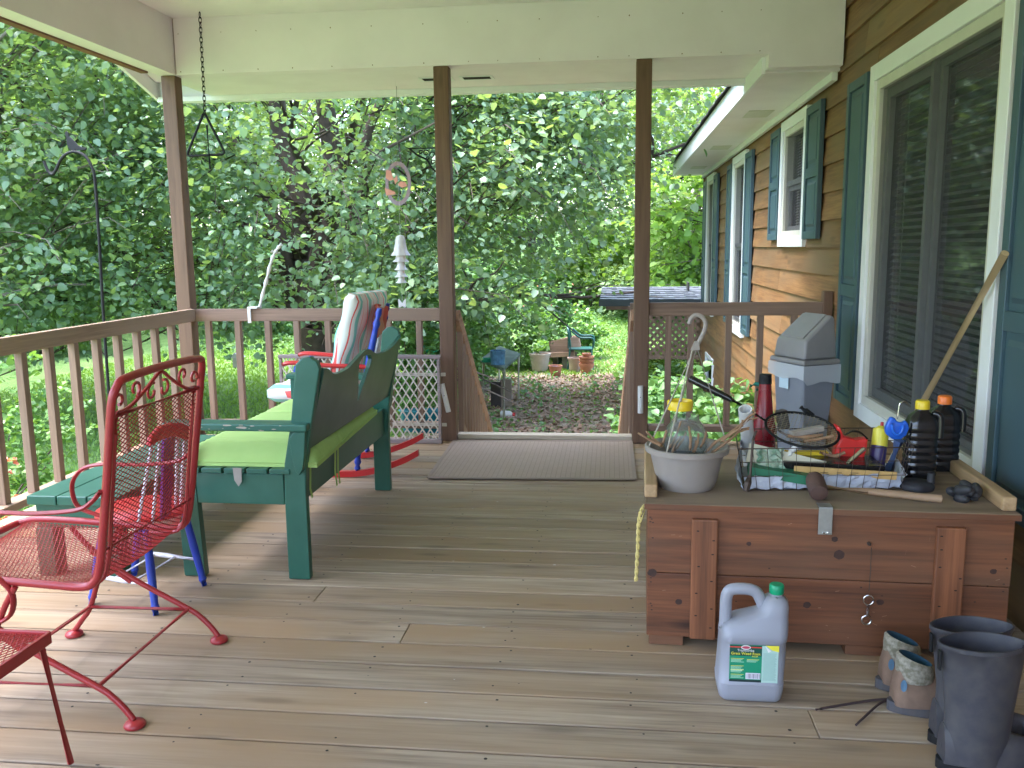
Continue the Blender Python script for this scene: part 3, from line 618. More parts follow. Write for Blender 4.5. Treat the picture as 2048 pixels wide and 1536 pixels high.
mb.build('seat_mesh', M_RED, RC)
for Y, s in ((YN - .012, -1), (YF + .012, 1)):
    mb = MB(); mb.tube(smoothpts([(-1.345, Y, .672), (-1.375, Y, .640), (-1.42, Y, .618), (-1.54, Y, .606), (-1.66, Y, .606), (-1.735, Y, .592), (-1.778, Y, .55), (-1.785, Y, .50), (-1.765, Y, .455), (-1.70, Y, .43), (-1.655, Y, .41), (-1.628, Y, .37), (-1.64, Y, .315), (-1.69, Y, .288), (-1.74, Y, .30)], 4), .0105, 8, flat=.6); mb.build('arm', M_RED, RC, smooth=True)
for Y in (2.115, 2.645):
    mb = MB(); mb.tube(smoothpts([(-1.305, Y, .015), (-1.33, Y, .05), (-1.365, Y, .085), (-1.405, Y, .112), (-1.60, Y, .215), (-1.72, Y, .30), (-1.80, Y, .385)], 5), .009, 8); mb.bar((-1.60, Y, .202), (-1.71, Y, .28), .02, .012); mb.build('rear_leg', M_RED, RC, smooth=True)
    mb = MB(); mb.tube(smoothpts([(-1.825, Y, .015), (-1.79, Y, .06), (-1.757, Y, .105), (-1.715, Y, .215), (-1.66, Y, .33), (-1.62, Y, .395)], 5), .009, 8); mb.build('front_leg', M_RED, RC, smooth=True)
    for x in (-1.305, -1.825): mb = MB(); mb.lathe([(.010, .02), (.026, .014), (.030, .006), (.028, .001)], (x, Y, 0), n=16); mb.build('foot', M_RED, RC, smooth=True)
mb = MB(); q = [(-1.405, 2.12, .112), (-1.405, 2.64, .112), (-1.755, 2.64, .108), (-1.755, 2.12, .108)]
for a, b in zip(q, q[1:] + q[:1]): mb.tube([a, b], .0065, 6)
mb.build('stretcher', M_RED, RC, smooth=True)
# ================================================================ red mesh side table
ST = thing('mesh_side_table', 'small red metal table with a square mesh top beside the red chair', 'table', (-1.58, 1.62, 0))
x0, x1, y0, y1, zt = -1.80, -1.353, 1.41, 1.868, .375
mb = MB(); ringq = [(x0, y0, zt), (x1, y0, zt), (x1, y1, zt), (x0, y1, zt)]
for a, b in zip(ringq, ringq[1:] + ringq[:1]): mb.bar(a, b, .010, .030)
mb.build('rim', M_RED, ST, bevel=.002)
mb = MB(); meshsheet(mb, lambda s, w_: (x0 + s, y0 + w_, zt + .008), x1 - x0, y1 - y0, .014, .5, .0016); mb.build('top_mesh', M_RED, ST)
ft = pz(142, 1530)
for sx_, sy_ in ((1, 1), (-1, 1), (-1, -1), (1, -1)):
    cx, cy = (x0 + x1) / 2, (y0 + y1) / 2; px0, py0 = cx + sx_ * (x1 - x0 - .03) / 2, cy + sy_ * (y1 - y0 - .03) / 2
    mb = MB(); mb.tube([(px0, py0, zt - .01), (px0 + sx_ * (ft.x - (x1 - .015)), py0 + sy_ * (ft.y - (y1 - .015)), .006)], .008, 8); mb.build('leg', M_RED, ST, smooth=True)
# ================================================================ child's painted chair behind the red chair
CC = thing('painted_chair', 'small childs wooden chair painted red white and blue behind the red mesh chair', 'chair', (-1.74, 3.02, 0))
ftp = [pz(312, 1230), pz(409, 1171), pz(183, 1208), pz(268, 1150)]
tp = [(-1.665, 2.87, .325), (-1.64, 3.10, .325), (-1.86, 2.93, .325), (-1.83, 3.14, .325)]
for a, b in zip(ftp, tp): mb = MB(); A = Vector(a); A.z = .001; Bv = Vector(b); mb.tube([A, A.lerp(Bv, .08), A.lerp(Bv, .12), A.lerp(Bv, .5), Bv], [.011, .016, .013, .016, .013], 10); mb.build('leg', M_BLUEP, CC, smooth=True)
mb = MB(); mb.lathe([(.165, .325), (.18, .333), (.18, .343), (.17, .350)], (-1.75, 3.01, 0), n=28, sx=.95, sy=.92); mb.build('seat', M_REDP, CC, smooth=True)
def lp(i, h): return Vector(ftp[i]).lerp(Vector(tp[i]), h)
for a, b in ((0, 2), (1, 3)):
    mb = MB(); p, q = lp(a, .33), lp(b, .33); mb.tube([p, p.lerp(q, .5), q], [.007, .011, .007], 8); mb.build('side_stretcher', M_WHTP, CC, smooth=True)
for f_ in (.35, .68): mb = MB(); p = lp(0, .33).lerp(lp(2, .33), f_); q = lp(1, .33).lerp(lp(3, .33), f_); mb.tube([p, q], .006, 8); mb.build('cross_stretcher', M_WHTP, CC, smooth=True)
def cb(px_, py_): return px(px_, py_, -1.575)
cr = [px(a, b, -1.56) for a, b in ((296, 893), (300, 872), (318, 853), (340, 845), (362, 846), (376, 853), (378, 880), (345, 872), (318, 880))]
mb = MB(); c0 = [(p.y, p.z) for p in cr]; mb.plate(c0, th=.018, fn=lambda u, v, w_: (-1.56 + w_, u, v)); mb.build('crest_rail', M_REDP, CC, bevel=.004)
def spindle(a, b, mat, r=.006, nm='spindle'):
    A = px(a[0], a[1], -1.562); Bv = px(b[0], b[1], -1.615); Bv.z = max(.345, Bv.z); Bv.z = .347
    mb = MB(); n = 17; mb.tube([A.lerp(Bv, i / n) for i in range(n + 1)], [r * (1.25 if i % 2 else .8) for i in range(n + 1)], 8); mb.build(nm, mat, CC, smooth=True)
spindle((304, 888), (272, 1050), M_WHTP); spindle((320, 880), (306, 1052), M_WHTP); spindle((355, 872), (353, 1035), M_WHTP); spindle((369, 876), (362, 1020), M_WHTP)
A1, A2, B1, B2_ = px(328, 880, -1.565), px(350, 872, -1.565), px(325, 1052, -1.6), px(350, 1045, -1.6)
mb = MB(); mb.plate([(A1.y, A1.z), (A2.y, A2.z), (A2.y - .005, .347), (A1.y + .01, .347)], th=.010, fn=lambda u, v, w_: (-1.572 - (.62 - v) * .12 + w_, u, v)); mb.build('splat', plain('purple_paint', (.16, .02, .12), .4, c2=(.02, .05, .4), scale=5, amt=.6), CC)
# ================================================================ rocking chair
RK = thing('rocking_chair', 'red and blue painted rocking chair with striped cushions near the rear railing', 'chair', (-1.6, 5.0, 0))
YA, YB = 4.77, 5.22
for Y, dx in ((YA, 0), (YB, -.07)):
    P = [(-2.02, .09), (-1.9, .045), (-1.75, .018), (-1.55, .015), (-1.40, .028), (-1.28, .062), (-1.17, .105), (-1.09, .148)]
    P = [(a + dx, b) for a, b in P]; s3 = smoothpts([(a, 0, b) for a, b in P], 4); mb = MB(); mb.plate([(p.x, p.z + .018) for p in s3] + [(p.x + .004, p.z - .016) for p in s3[::-1]], th=.032, fn=lambda u, v, w_, Y=Y: (u, Y + w_, v)); mb.build('rocker', M_REDP, RK, bevel=.006)
    mb = MB(); mb.tube(smoothpts([(-1.86 + dx, Y, .652), (-1.80 + dx, Y, .662), (-1.60 + dx, Y, .648), (-1.36 + dx, Y, .640)], 4), [.022] * 13, 10, flat=.6); mb.build('arm', M_REDP, RK, smooth=True)
    def turned(p, q, n='post', mat=M_BLUEP, r=.017):
        p = Vector(p); q = Vector(q); k = 20; rs = [r * (.8, 1.15, .7, 1.3, .9, 1.0, 1.1, 1.15, 1.2, 1.2, 1.2, 1.2, 1.2, 1.15, 1.1, 1.0, .9, 1.3, .7, 1.1, .8)[i] for i in range(k + 1)]; mb = MB(); mb.tube([p.lerp(q, i / k) for i in range(k + 1)], rs, 10); return mb.build(n, mat, RK, smooth=True)
    turned((-1.83 + dx, Y, .04), (-1.78 + dx, Y, .645), 'front_post'); turned((-1.45 + dx, Y, .03), (-1.42 + dx, Y, .42), 'rear_leg')
    turned((-1.42 + dx, Y, .40), (-1.285 + dx, Y, .97), 'back_post'); turned((-1.60 + dx, Y, .43), (-1.585 + dx, Y, .645), 'arm_spindle', M_WHTP, .009)
mb = MB(); mb.add([(-1.325, YA, .80), (-1.395, YB, .80), (-1.365, YB, .95), (-1.385, (YA + YB) / 2, .985), (-1.295, YA, .95), (-1.305, YA, .80), (-1.375, YB, .80), (-1.345, YB, .95), (-1.365, (YA + YB) / 2, .985), (-1.275, YA, .95)],
    [(0, 4, 3, 2, 1), (5, 6, 7, 8, 9), (0, 5, 9, 4), (4, 9, 8, 3), (3, 8, 7, 2), (2, 7, 6, 1), (1, 6, 5, 0)]); mb.build('crest_rail', M_REDP, RK, bevel=.004)
mb = MB(); mb.bx((-1.86, YA - .02, .385), (-1.40, YB + .02, .41)); mb.build('seat', M_REDP, RK, bevel=.008)
for k in range(4): turned((-1.42 - .014 * k, YA + .09 + .09 * k, .41), (-1.315 - .014 * k, YA + .09 + .09 * k, .81), 'back_spindle', M_WHTP, .009)
M_STR, tt, bb = _mat('striped_cushion'); v, _ = coords(tt); sx2 = N(tt, 'ShaderNodeSeparateXYZ'); tt.links.new(v, sx2.inputs[0]); f_ = mth(tt, 'FRACT', mth(tt, 'MULTIPLY', mth(tt, 'ADD', sx2.outputs[1], mth(tt, 'MULTIPLY', noise(tt, v, 3, 1), .03)), 9.0))
rp = N(tt, 'ShaderNodeValToRGB'); rp.color_ramp.interpolation = 'CONSTANT'; e = rp.color_ramp.elements; st = [(0, (.78, .76, .70)), (.22, (.75, .12, .10)), (.27, (.78, .76, .70)), (.40, (.25, .60, .50)), (.62, (.78, .76, .70)), (.80, (.75, .30, .2)), (.83, (.78, .76, .70))]
while len(e) < len(st): e.new(.5)
for i, (p_, c_) in enumerate(st): e[i].position = p_; e[i].color = (*c_, 1)
tt.links.new(f_, rp.inputs[0]); tt.links.new(rp.outputs[0], bb.inputs[0]); bb.inputs['Roughness'].default_value = .9
def pillow(name, label, c, size, rot, parent=None):
    t = thing(name, label, 'cushion', c); R = Matrix.Rotation(rot[2], 3, 'Z') @ Matrix.Rotation(rot[1], 3, 'Y'); V = []; n = 16; F = []
    for sgn in (1, -1):
        o = len(V)
        for j in range(n + 1):
            for i in range(n + 1):
                u, v_ = i / n * 2 - 1, j / n * 2 - 1; k = max(0, (1 - abs(u) ** 5) * (1 - abs(v_) ** 5)) ** .45
                p = R @ Vector((u * size[0] / 2, v_ * size[1] / 2, sgn * size[2] / 2 * (.32 + .68 * k) * (.86 + .14 * math.cos(u * 7) * math.cos(v_ * 7)))); V.append(p)
        F += [tuple(o + q for q in (j * (n + 1) + i, j * (n + 1) + i + 1, (j + 1) * (n + 1) + i + 1, (j + 1) * (n + 1) + i)) for j in range(n) for i in range(n)]
    m_ = (n + 1) ** 2
    for i in range(n): F += [(i, i + 1, m_ + i + 1, m_ + i), (n * (n + 1) + i, n * (n + 1) + i + 1, m_ + n * (n + 1) + i + 1, m_ + n * (n + 1) + i), (i * (n + 1), (i + 1) * (n + 1), m_ + (i + 1) * (n + 1), m_ + i * (n + 1)), (i * (n + 1) + n, (i + 1) * (n + 1) + n, m_ + (i + 1) * (n + 1) + n, m_ + i * (n + 1) + n)]
    mb = MB(); mb.add(V, F); o = mb.build('cushion_body', M_STR, t, smooth=True, local=True)
pillow('rocker_seat_cushion', 'puffy striped seat cushion on the rocking chair', (-1.70, 5.0, .475), (.50, .46, .15), (0, 0, -.15))
pillow('rocker_back_cushion', 'tall striped cushion leaning on the rocking chair back', (-1.475, 4.98, .80), (.52, .44, .14), (0, math.radians(-74), -.15))
# ================================================================ folding gate against the railing
GT = thing('wooden_gate', 'wooden lattice safety gate standing against the rear railing', 'gate', (-1.67, 5.66, 0))
M_GTF = wood('gate_frame_wood', (.20, .16, .15), (.33, .28, .27), 'x', .8, var=.2); M_LAT = plain('gate_slat_wood', (.60, .56, .47), .8, c2=(.45, .41, .34), scale=20)
xa, xb = py(557, 722, 5.65).x, py(880, 716, 5.65).x; Yg = 5.655
mb = MB(); mb.bx((xa, Yg - .015, .575), (xb + .005, Yg + .015, .60)); mb.bx((xa, Yg - .02, .001), (xb, Yg + .02, .03)); mb.bx((xb - .022, Yg - .012, .031), (xb - .002, Yg + .012, .574)); mb.bx((xa + .003, Yg - .012, .031), (xa + .023, Yg + .012, .574)); mb.build('gate_frame', M_GTF, GT, bevel=.003)
mb = MB(); W_, S_ = xb - xa - .03, .54
for sg, dy in ((1, .006), (-1, -.006)):
    s0 = -W_ * 1.55
    while s0 < S_:
        a = max(0, -s0 / 1.55); b = min(W_, (S_ - s0) / 1.55)
        if b - a > .01: f1 = lambda w_: (xa + .015 + (w_ if sg > 0 else W_ - w_), Yg + dy, .033 + s0 + w_ * 1.55); mb.bar(f1(a), f1(b), .009, .004, up=(0, 1, 0))
        s0 += .082
mb.build('lattice', M_LAT, GT)
for z_ in (.455, .115): mb = MB(); mb.bx((xb - .34, Yg + .014, z_), (xb + .03, Yg + .022, z_ + .022)); mb.build('slide_bar', M_LAT, GT)
t = thing('teal_tub', 'low teal plastic tub showing through the lattice gate beside the middle post', 'tub', (-1.28, 5.9, .02)); mb = MB(); mb.lathe([(.02, .0), (.15, .0), (.17, .14), (.18, .15), (.17, .155), (.158, .14), (.14, .012), (.02, .01)], (-1.28, 5.95, .02), sx=1.2, sy=.4, n=24); mb.build('tub_body', plain('teal_plastic', (.01, .22, .28), .4), t, smooth=True)
# ================================================================ hanging things
BL = thing('triangle_bell', 'black iron dinner triangle hanging on a chain from the beam', 'bell', (-2.62, 5.6, 1.9))
Xc = py(404, 85, 5.6).x - .0; zc = 2.80; mb = MB(); k = 0
while zc > 2.20:
    r = .017; v1 = (1, 0, 0) if k % 2 else (0, 1, 0); x = -2.612 - (2.80 - zc) * .012
    mb.tube([(x + v1[0] * r * .55 * math.cos(a), 5.6 + v1[1] * r * .55 * math.cos(a), zc - .022 + .020 * math.sin(a)) for a in [i * math.pi / 6 for i in range(12)]], .003, 5, closed=True); zc -= .030; k += 1
mb.build('chain', M_BLACK, BL, smooth=True)
mb = MB(); T = [(-2.625, .0, 2.185), (-2.632, .0, 2.17), (-2.752, 0, 1.935), (-2.755, 0, 1.917), (-2.74, 0, 1.910), (-2.52, 0, 1.915), (-2.505, 0, 1.925), (-2.51, 0, 1.945), (-2.618, 0, 2.17)]; mb.tube([(x, 5.6, z) for x, y, z in T], .0085, 8, closed=True); mb.build('triangle', M_BLACK, BL, smooth=True)
mb = MB(); mb.tube([(-2.607, 5.59, 2.10), (-2.604, 5.59, 1.825)], .0065, 8); mb.build('striker', M_BLACK, BL, smooth=True)
HK = thing('garden_hook', 'tall black iron garden hook with a small bird on top beyond the left railing', 'hook', (-3.70, 6.0, -1.2)); q = [py(a, b, 6.0) for a, b in ((215, 750), (205, 600), (197, 460), (190, 362), (184, 335), (172, 314), (157, 305), (143, 304), (130, 310), (120, 322), (112, 340), (105, 349), (98, 345), (93, 336), (88, 322))]
mb = MB(); mb.tube(smoothpts([(q[0].x - .02, 6.0, -1.25)] + q, 4), .011, 8); mb.build('pole', M_BLACK, HK, smooth=True)
mb = MB(); b0 = [(130, 266), (133, 262), (137, 265), (139, 273), (148, 281), (156, 290), (163, 294), (174, 295), (172, 300), (160, 301), (152, 300), (146, 303), (138, 297), (134, 287), (133, 275)]; mb.plate([(py(a, b, 6.0).x, py(a, b, 6.0).z) for a, b in b0], th=.012, fn=lambda u, v, w_: (u, 6.0 + w_, v)); mb.build('bird', M_BLACK, HK, bevel=.003)
OR = thing('metal_wind_ornament', 'oval metal ornament with dragonfly and mushrooms hanging beyond the middle post', 'ornament', (-1.55, 6.4, 1.6)); M_PEW = plain('pewter_copper', (.24, .21, .26), .4, .7, c2=(.30, .16, .13), scale=12, amt=.7); M_COP = plain('copper', (.50, .24, .18), .35, .8)
oc = (-1.553, 1.766)
mb = MB(); O1 = [(oc[0] + .096 * math.cos(a), oc[1] + .158 * math.sin(a)) for a in [i * 6.283 / 28 for i in range(28)]]; O2 = [(oc[0] + .072 * math.cos(a), oc[1] + .128 * math.sin(a)) for a in [i * 6.283 / 28 for i in range(28)]]; mb.plate(O1, [O2], .006, fn=lambda u, v, w_: (u, 6.4 + w_, v)); mb.build('ring', M_PEW, OR)
mb = MB()
for P in ([(-.085, .10), (-.05, .09), (-.03, .03), (-.06, .02), (-.09, .04)], [(-.03, .03), (-.005, .06), (.0, .02), (-.02, -.005)], [(-.10, -.03), (-.03, -.055), (-.02, -.075), (-.09, -.085)], [(-.005, -.01), (.02, .015), (.055, .01), (.07, -.02), (.03, -.03)]): mb.plate([(oc[0] + a, oc[1] + b) for a, b in P], th=.006, fn=lambda u, v, w_: (u, 6.394 + w_, v))
mb.build('wings', M_COP, OR)
mb = MB(); mb.tube([(oc[0] + .01, 6.4, oc[1] - .02), (oc[0] - .005, 6.4, oc[1] - .12)], .008, 6); mb.tube([(oc[0] + .04, 6.4, oc[1] - .05), (oc[0] + .015, 6.4, oc[1] - .12)], .009, 6); mb.build('stems', plain('verdigris', (.12, .25, .22), .6), OR)
mb = MB(); mb.tube([(oc[0], 6.4, oc[1] + .155), (oc[0] + .01, 6.4, 2.448)], .0015, 4); mb.build('hanging_wire', M_BLACK, OR)
BR = thing('scroll_bracket', 'dark iron scroll bracket fixed to the left side of the middle post', 'bracket', (-1.15, 5.80, 1.8)); mb = MB(); mb.tube([(-1.144, 5.80, 1.945), (-1.335, 5.80, 1.945)], .006, 6); mb.tube(smoothpts([(-1.144, 5.80, 1.79), (-1.18, 5.8, 1.82), (-1.21, 5.8, 1.87), (-1.27, 5.8, 1.90), (-1.32, 5.8, 1.94)], 4), .007, 6); mb.tube([(-1.146, 5.8, 1.77), (-1.146, 5.8, 1.97)], .006, 6)
for (a, b, r) in ((-1.175, 1.90, .022), (-1.215, 1.915, .02), (-1.25, 1.92, .015), (-1.17, 1.855, .016), (-1.205, 1.88, .012)): mb.tube([(a + r * math.cos(k * .6) * (1 - k * .05), 5.8, b + r * math.sin(k * .6) * (1 - k * .05)) for k in range(12)], .004, 5)
mb.build('iron_scroll', M_BLACK, BR, smooth=True)
CH = thing('bell_wind_chime', 'white ceramic wind chime of five stacked fluted bells beyond the railing', 'chime', (-1.50, 6.2, .9)); z = 1.393; M_CER = plain('white_ceramic', (.74, .72, .70), .35, c2=(.55, .52, .5), scale=16)
for i, (r, h) in enumerate(((.070, .145), (.057, .085), (.048, .075), (.046, .065), (.040, .055))):
    mb = MB(); mb.lathe([(.004, h), (r * .38, h * .95), (r * .52, h * .75), (r * .60, h * .45), (r * .72, h * .2), (r * .98, .004), (r, .0), (r * .9, .004)], (-1.502, 6.2, z - h), n=32, fl=lambda t_, h_, H=h: 1 + .06 * math.cos(8 * t_) * (1 - h_ / H)); mb.build('bell', M_CER, CH, smooth=True); z -= h * (.80 if i else .72)
mb = MB(); mb.tube([(-1.502, 6.2, 2.448), (-1.502, 6.2, 1.38)], .001, 4); mb.tube([(-1.502, 6.2, z), (-1.502, 6.2, .93)], .001, 4); mb.build('cord', M_PVC, CH)
mb = MB(); mb.plate([(0, 0), (-.022, .035), (-.028, .03), (-.026, -.025), (-.018, -.03), (0, -.018), (.018, -.03), (.026, -.025), (.028, .03), (.022, .035)], th=.004, fn=lambda u, v, w_: (-1.502 + u, 6.2 + w_, .905 + v)); mb.build('butterfly', M_CER, CH)
TW = thing('white_hanger_arm', 'knobbly white painted arm clamped to the rear railing', 'hanger', (-2.4, 5.8, .9)); q = [py(a, b, 5.8) for a, b in ((517, 622), (525, 590), (533, 560), (541, 528), (549, 507), (556, 496), (563, 488))]
mb = MB(); pts = smoothpts(q, 4); mb.tube(pts, [.011 * (1 + .35 * math.sin(i * 1.9)) for i in range(len(pts))], 8); mb.tube([q[4], py(543, 502, 5.8)], [.009, .014], 6); mb.tube([q[4] , py(560, 505, 5.8)], [.009, .006], 6); mb.tube([q[2], py(527, 566, 5.8)], [.008, .004], 6); mb.build('stem', M_PVC, TW, smooth=True)
mb = MB(); mb.bx((-2.475, 5.745, .903), (-2.405, 5.83, .915)); mb.bx((-2.475, 5.745, .805), (-2.452, 5.758, .9025)); mb.build('clamp', M_PVC, TW, bevel=.002)
for lab, P, rr_ in (('short white plastic tube fixed aslant on the middle porch post', [py(884, 768, 5.69), py(897, 824, 5.69)], .017), ('short white plastic tube fixed upright on the post right of the stairs', [py(1281, 772, 5.71), py(1281, 826, 5.71)], .018)):
    t = thing('plastic_tube', lab, 'tube', tuple(P[1]), 0, 'tubes on the stair posts'); d = (P[0] - P[1]).normalized(); mb = MB(); mb.lathe([(rr_ * .8, 0), (rr_, 0), (rr_, (P[0] - P[1]).length), (rr_ * .8, (P[0] - P[1]).length), (rr_ * .8, .0)], P[1], axis=d, n=20, cap=False); mb.build('tube_body', M_PVC, t, smooth=True)
    mb = MB(); c = P[0].lerp(P[1], .4); mb.lathe([(.003, 0), (.003, .003)], (c.x, c.y - rr_ - .001, c.z), axis=(0, -1, 0), n=8); mb.build('screw', M_BLACK, t)
# ================================================================ trash can
Nn, Ll, Rr = pz(1608, 727, .66), pz(1553, 713, .66), pz(1681, 722, .66); TC = thing('trash_can', 'grey plastic swing-top trash can beside the house wall', 'trash can', tuple(Vector((Nn.x, Nn.y, 0))))
e2 = (Rr - Nn); e2.z = 0; e2.normalize(); e1 = Vector((-e2.y, e2.x, 0)); L1 = .30; L2 = min(.36, (Rr - Nn).length)
O_ = Vector((Nn.x, Nn.y, 0))
def tq(a, b, z): p = O_ + e1 * (a * L1) + e2 * (b * L2); return (p.x, p.y, z)
def tring(mb, levels, cap=True):   # levels: (inset, z)
    V = [tq(a, b, z) for ins, z in levels for a, b in ((ins, ins), (1 - ins, ins), (1 - ins, 1 - ins), (ins, 1 - ins))]; n = len(levels)
    F = [(i * 4 + j, i * 4 + (j + 1) % 4, i * 4 + 4 + (j + 1) % 4, i * 4 + 4 + j) for i in range(n - 1) for j in range(4)]
    if cap: F += [(3, 2, 1, 0), tuple((n - 1) * 4 + j for j in range(4))]
    return mb.add(V, F)
mb = MB(); tring(mb, [(.17, .001), (.05, .64)]); mb.build('can_body', plain('blue_grey_plastic', (.22, .235, .27), .5, c2=(.18, .19, .22), scale=5), TC, bevel=.018, seg=3)
mb = MB(); tring(mb, [(.00, .645), (.0, .668), (.02, .672)]); mb.build('lid_rim', M_PLAST, TC, bevel=.010)
mb = MB(); A_ = [tq(.04, .05, .673), tq(.96, .05, .673), tq(.96, .95, .673), tq(.04, .95, .673), tq(.08, .10, .775), tq(.92, .10, .775), tq(.90, .80, .915), tq(.10, .80, .915), tq(.92, .90, .895), tq(.08, .90, .895)]
mb.add(A_, [(0, 1, 5, 4), (4, 5, 6, 7), (7, 6, 8, 9), (2, 3, 9, 8), (0, 4, 7, 9, 3), (1, 2, 8, 6, 5), (3, 2, 1, 0)]); hd = mb.build('lid_hood', M_PLAST, TC, bevel=.026, seg=4, smooth=True)
mb = MB(); up = Vector((0, 0, .006)); mb.add([Vector(tq(a, b, z)) + up * s for s in (0, 1) for a, b, z in ((.2, .15, .786), (.8, .15, .786), (.79, .76, .909), (.21, .76, .909))], [(3, 2, 1, 0), (4, 5, 6, 7), (0, 1, 5, 4), (1, 2, 6, 5), (2, 3, 7, 6), (3, 0, 4, 7)]); mb.build('swing_flap', M_PLAST, hd, bevel=.002)
mb = MB(); V = []; n = 44
for k in range(n):
    s = k / n * 4; i = int(s); f_ = s - i; cs = [(-.01, -.01), (1.01, -.01), (1.01, 1.01), (-.01, 1.01)]; a = cs[i][0] + (cs[(i + 1) % 4][0] - cs[i][0]) * f_; b = cs[i][1] + (cs[(i + 1) % 4][1] - cs[i][1]) * f_
    w1 = .012 * math.sin(k * 2.3); V += [tq(a, b, .644), tq(a * (1 + .02) + w1 * .5, b + w1, .60), tq(a + w1 * .4, b - w1 * .6, .565 + .008 * math.sin(k * .7) - .02 * (1 if i == 3 else 0))]
mb.add(V, [f for k in range(n) for f in ((k * 3, k * 3 + 1, ((k + 1) % n) * 3 + 1, ((k + 1) % n) * 3), (k * 3 + 1, k * 3 + 2, ((k + 1) % n) * 3 + 2, ((k + 1) % n) * 3 + 1))]); mb.build('bag_liner', M_BAGM, TC, smooth=True)
mb = MB(); a0, b0_ = Vector(tq(.72, .045, .50)), Vector(tq(.45, .045, .50)); o_ = (-e2 * .003)
mb.add([a0 + o_, b0_ + o_, b0_ + o_ + Vector((0, 0, .07)), a0 + o_ + Vector((0, 0, .07))], [(0, 1, 2, 3)]); mb.build('sticker', flatm('pale_sticker', (.55, .68, .75)), TC)
# pole leaning on the window frame
t = thing('wooden_pole', 'long pale wooden pole leaning against the large window frame', 'pole', (1.30, 4.5, 0)); mb = MB(); A, Bq = px(2010, 506, 1.345), px(1845, 806, 1.31); d = (Bq - A); k = (A.z - .012) / -d.z; mb.tube([A, Bq, A + d * k], .0135, 12); mb.build('pole_shaft', plain('pale_ash_wood', (.58, .43, .22), .5, c2=(.5, .36, .18), scale=8), t, smooth=True)
M_BARK = plain('bark', (.105, .080, .066), .9, c2=(.05, .04, .032), scale=9, amt=.8, bstr=.9)
M_BARK2 = plain('pale_bark', (.22, .19, .16), .9, c2=(.12, .10, .09), scale=9, amt=.8, bstr=.8)
# ================================================================ wooden chest
T = .487
CT = thing('storage_chest', 'reddish brown wooden storage chest with battens and metal hasp, covered with clutter', 'chest', (.108, 2.745, 0), math.radians(-2))
def cb_(mb, a, b): return mb.bx(a, b)
W = 1.115; D = .60
mb = MB(); mb.bx((.012, .0, .035), (W - .005, .022, .250)); mb.bx((.012, .001, .2515), (W - .003, .022, .462)); mb.mi = 1; random.seed(21)
for kx, kz, r in ((.006, .25, .014), (.605, .335, .015), (.590, .385, .009), (.115, .155, .010), (.515, .165, .011), (.735, .185, .010), (1.0, .12, .012), (.33, .36, .007), (1.06, .30, .009), (.42, .09, .008)):
    kx = max(kx, .028); mb.add([(kx + r * 1.15 * math.cos(t) * random.uniform(.85, 1.1), -.0006, kz + r * math.sin(t) * random.uniform(.85, 1.1)) for t in [i * .524 for i in range(12)]], [tuple(range(12))])
for k in range(26):
    kx = random.choice((.02, .024, .028, 1.092, 1.098, random.uniform(.05, 1.08))); kz = random.uniform(.06, .44); mb.add([(kx + .004 * math.cos(t), -.0006, kz + .0022 * math.sin(t)) for t in (0, 1.05, 2.1, 3.14, 4.2, 5.24)], [(0, 1, 2, 3, 4, 5)])
mb.mi = 2
for k in range(34):
    kx = random.uniform(.05, 1.07); kz = random.uniform(.05, .45); a = random.uniform(-.5, .5) if k % 4 else 1.4; L = random.uniform(.002, .016); mb.add([(kx, -.0007, kz), (kx + L * math.cos(a), -.0007, kz + L * math.sin(a)), (kx + L * math.cos(a), -.0007, kz + L * math.sin(a) + .0012), (kx, -.0007, kz + .0010)], [(0, 1, 2, 3)])
mb.build('front_panel', [M_CHEST, plain('knot_wood', (.035, .016, .010), .6, c2=(.07, .03, .018), scale=60, amt=.8), plain('scratched_wood', (.40, .22, .13), .7)], CT, local=True, bevel=.003)
for nm, x in (('side_panel', .012), ('side_panel', W - .03)): mb = MB(); mb.bx((x, .0225, .035), (x + .022, D - .02, .25)); mb.bx((x, .0225, .2515), (x + .022, D - .02, .462)); mb.build(nm, M_CHESTV, CT, local=True, bevel=.002)
mb = MB(); mb.bx((.012, D - .0195, .035), (W - .005, D, .462)); mb.build('back_panel', M_CHEST, CT, local=True)
mb = MB(); mb.bx((.0, -.014, .466), (W + .008, D + .01, T)); mb.build('lid', [M_CHTOP], CT, local=True, bevel=.004)
mb = MB(); mb.bx((.001, -.0165, .467), (W + .007, -.0142, .485)); mb.build('lid_edge', M_CHEST, CT, local=True)
for x in (.0, W - .038): mb = MB(); mb.bx((x, .045 - (.03 if x else 0), T + .0005), (x + .042, D + .005, T + .045)); mb.build('lid_cleat', M_PINE, CT, local=True, bevel=.006)
for x0, x1 in ((.150, .232), (.885, .970)):
    mb = MB(); mb.bx((x0, -.021, .038), (x1, -.0005, .440)); mb.mi = 1
    for k in range(9): kx = random.choice((x0 + .018, x1 - .018)) + random.uniform(-.008, .008); kz = .07 + k * .042 + random.uniform(-.01, .01); mb.add([(kx + .005 * math.cos(t), -.0217, kz + .0022 * math.sin(t)) for t in (0, 1.05, 2.1, 3.14, 4.2, 5.24)], [(0, 1, 2, 3, 4, 5)])
    mb.build('batten', [M_CHESTV, M_NAIL], CT, local=True, bevel=.004)
for x in (.0, .24, .62, .95): mb = MB(); mb.bx((x + .02, .01, .001), (x + .13, D - .03, .0345)); mb.build('foot', M_CHEST, CT, local=True)
mb = MB(); mb.bx((.535, -.0205, .405), (.577, -.0168, .4905)); mb.bx((.535, -.0205, .4905), (.577, .03, .4935)); hs = mb.build('hasp', M_GALV, CT, local=True, bevel=.0015)
mb = MB(); mb.tube(arc((.556, -.024, .418), .008, -160, -20, 8, (1, 0, 0), (0, 0, 1)), .002, 6); mb.build('staple', M_STEEL, hs, local=True)
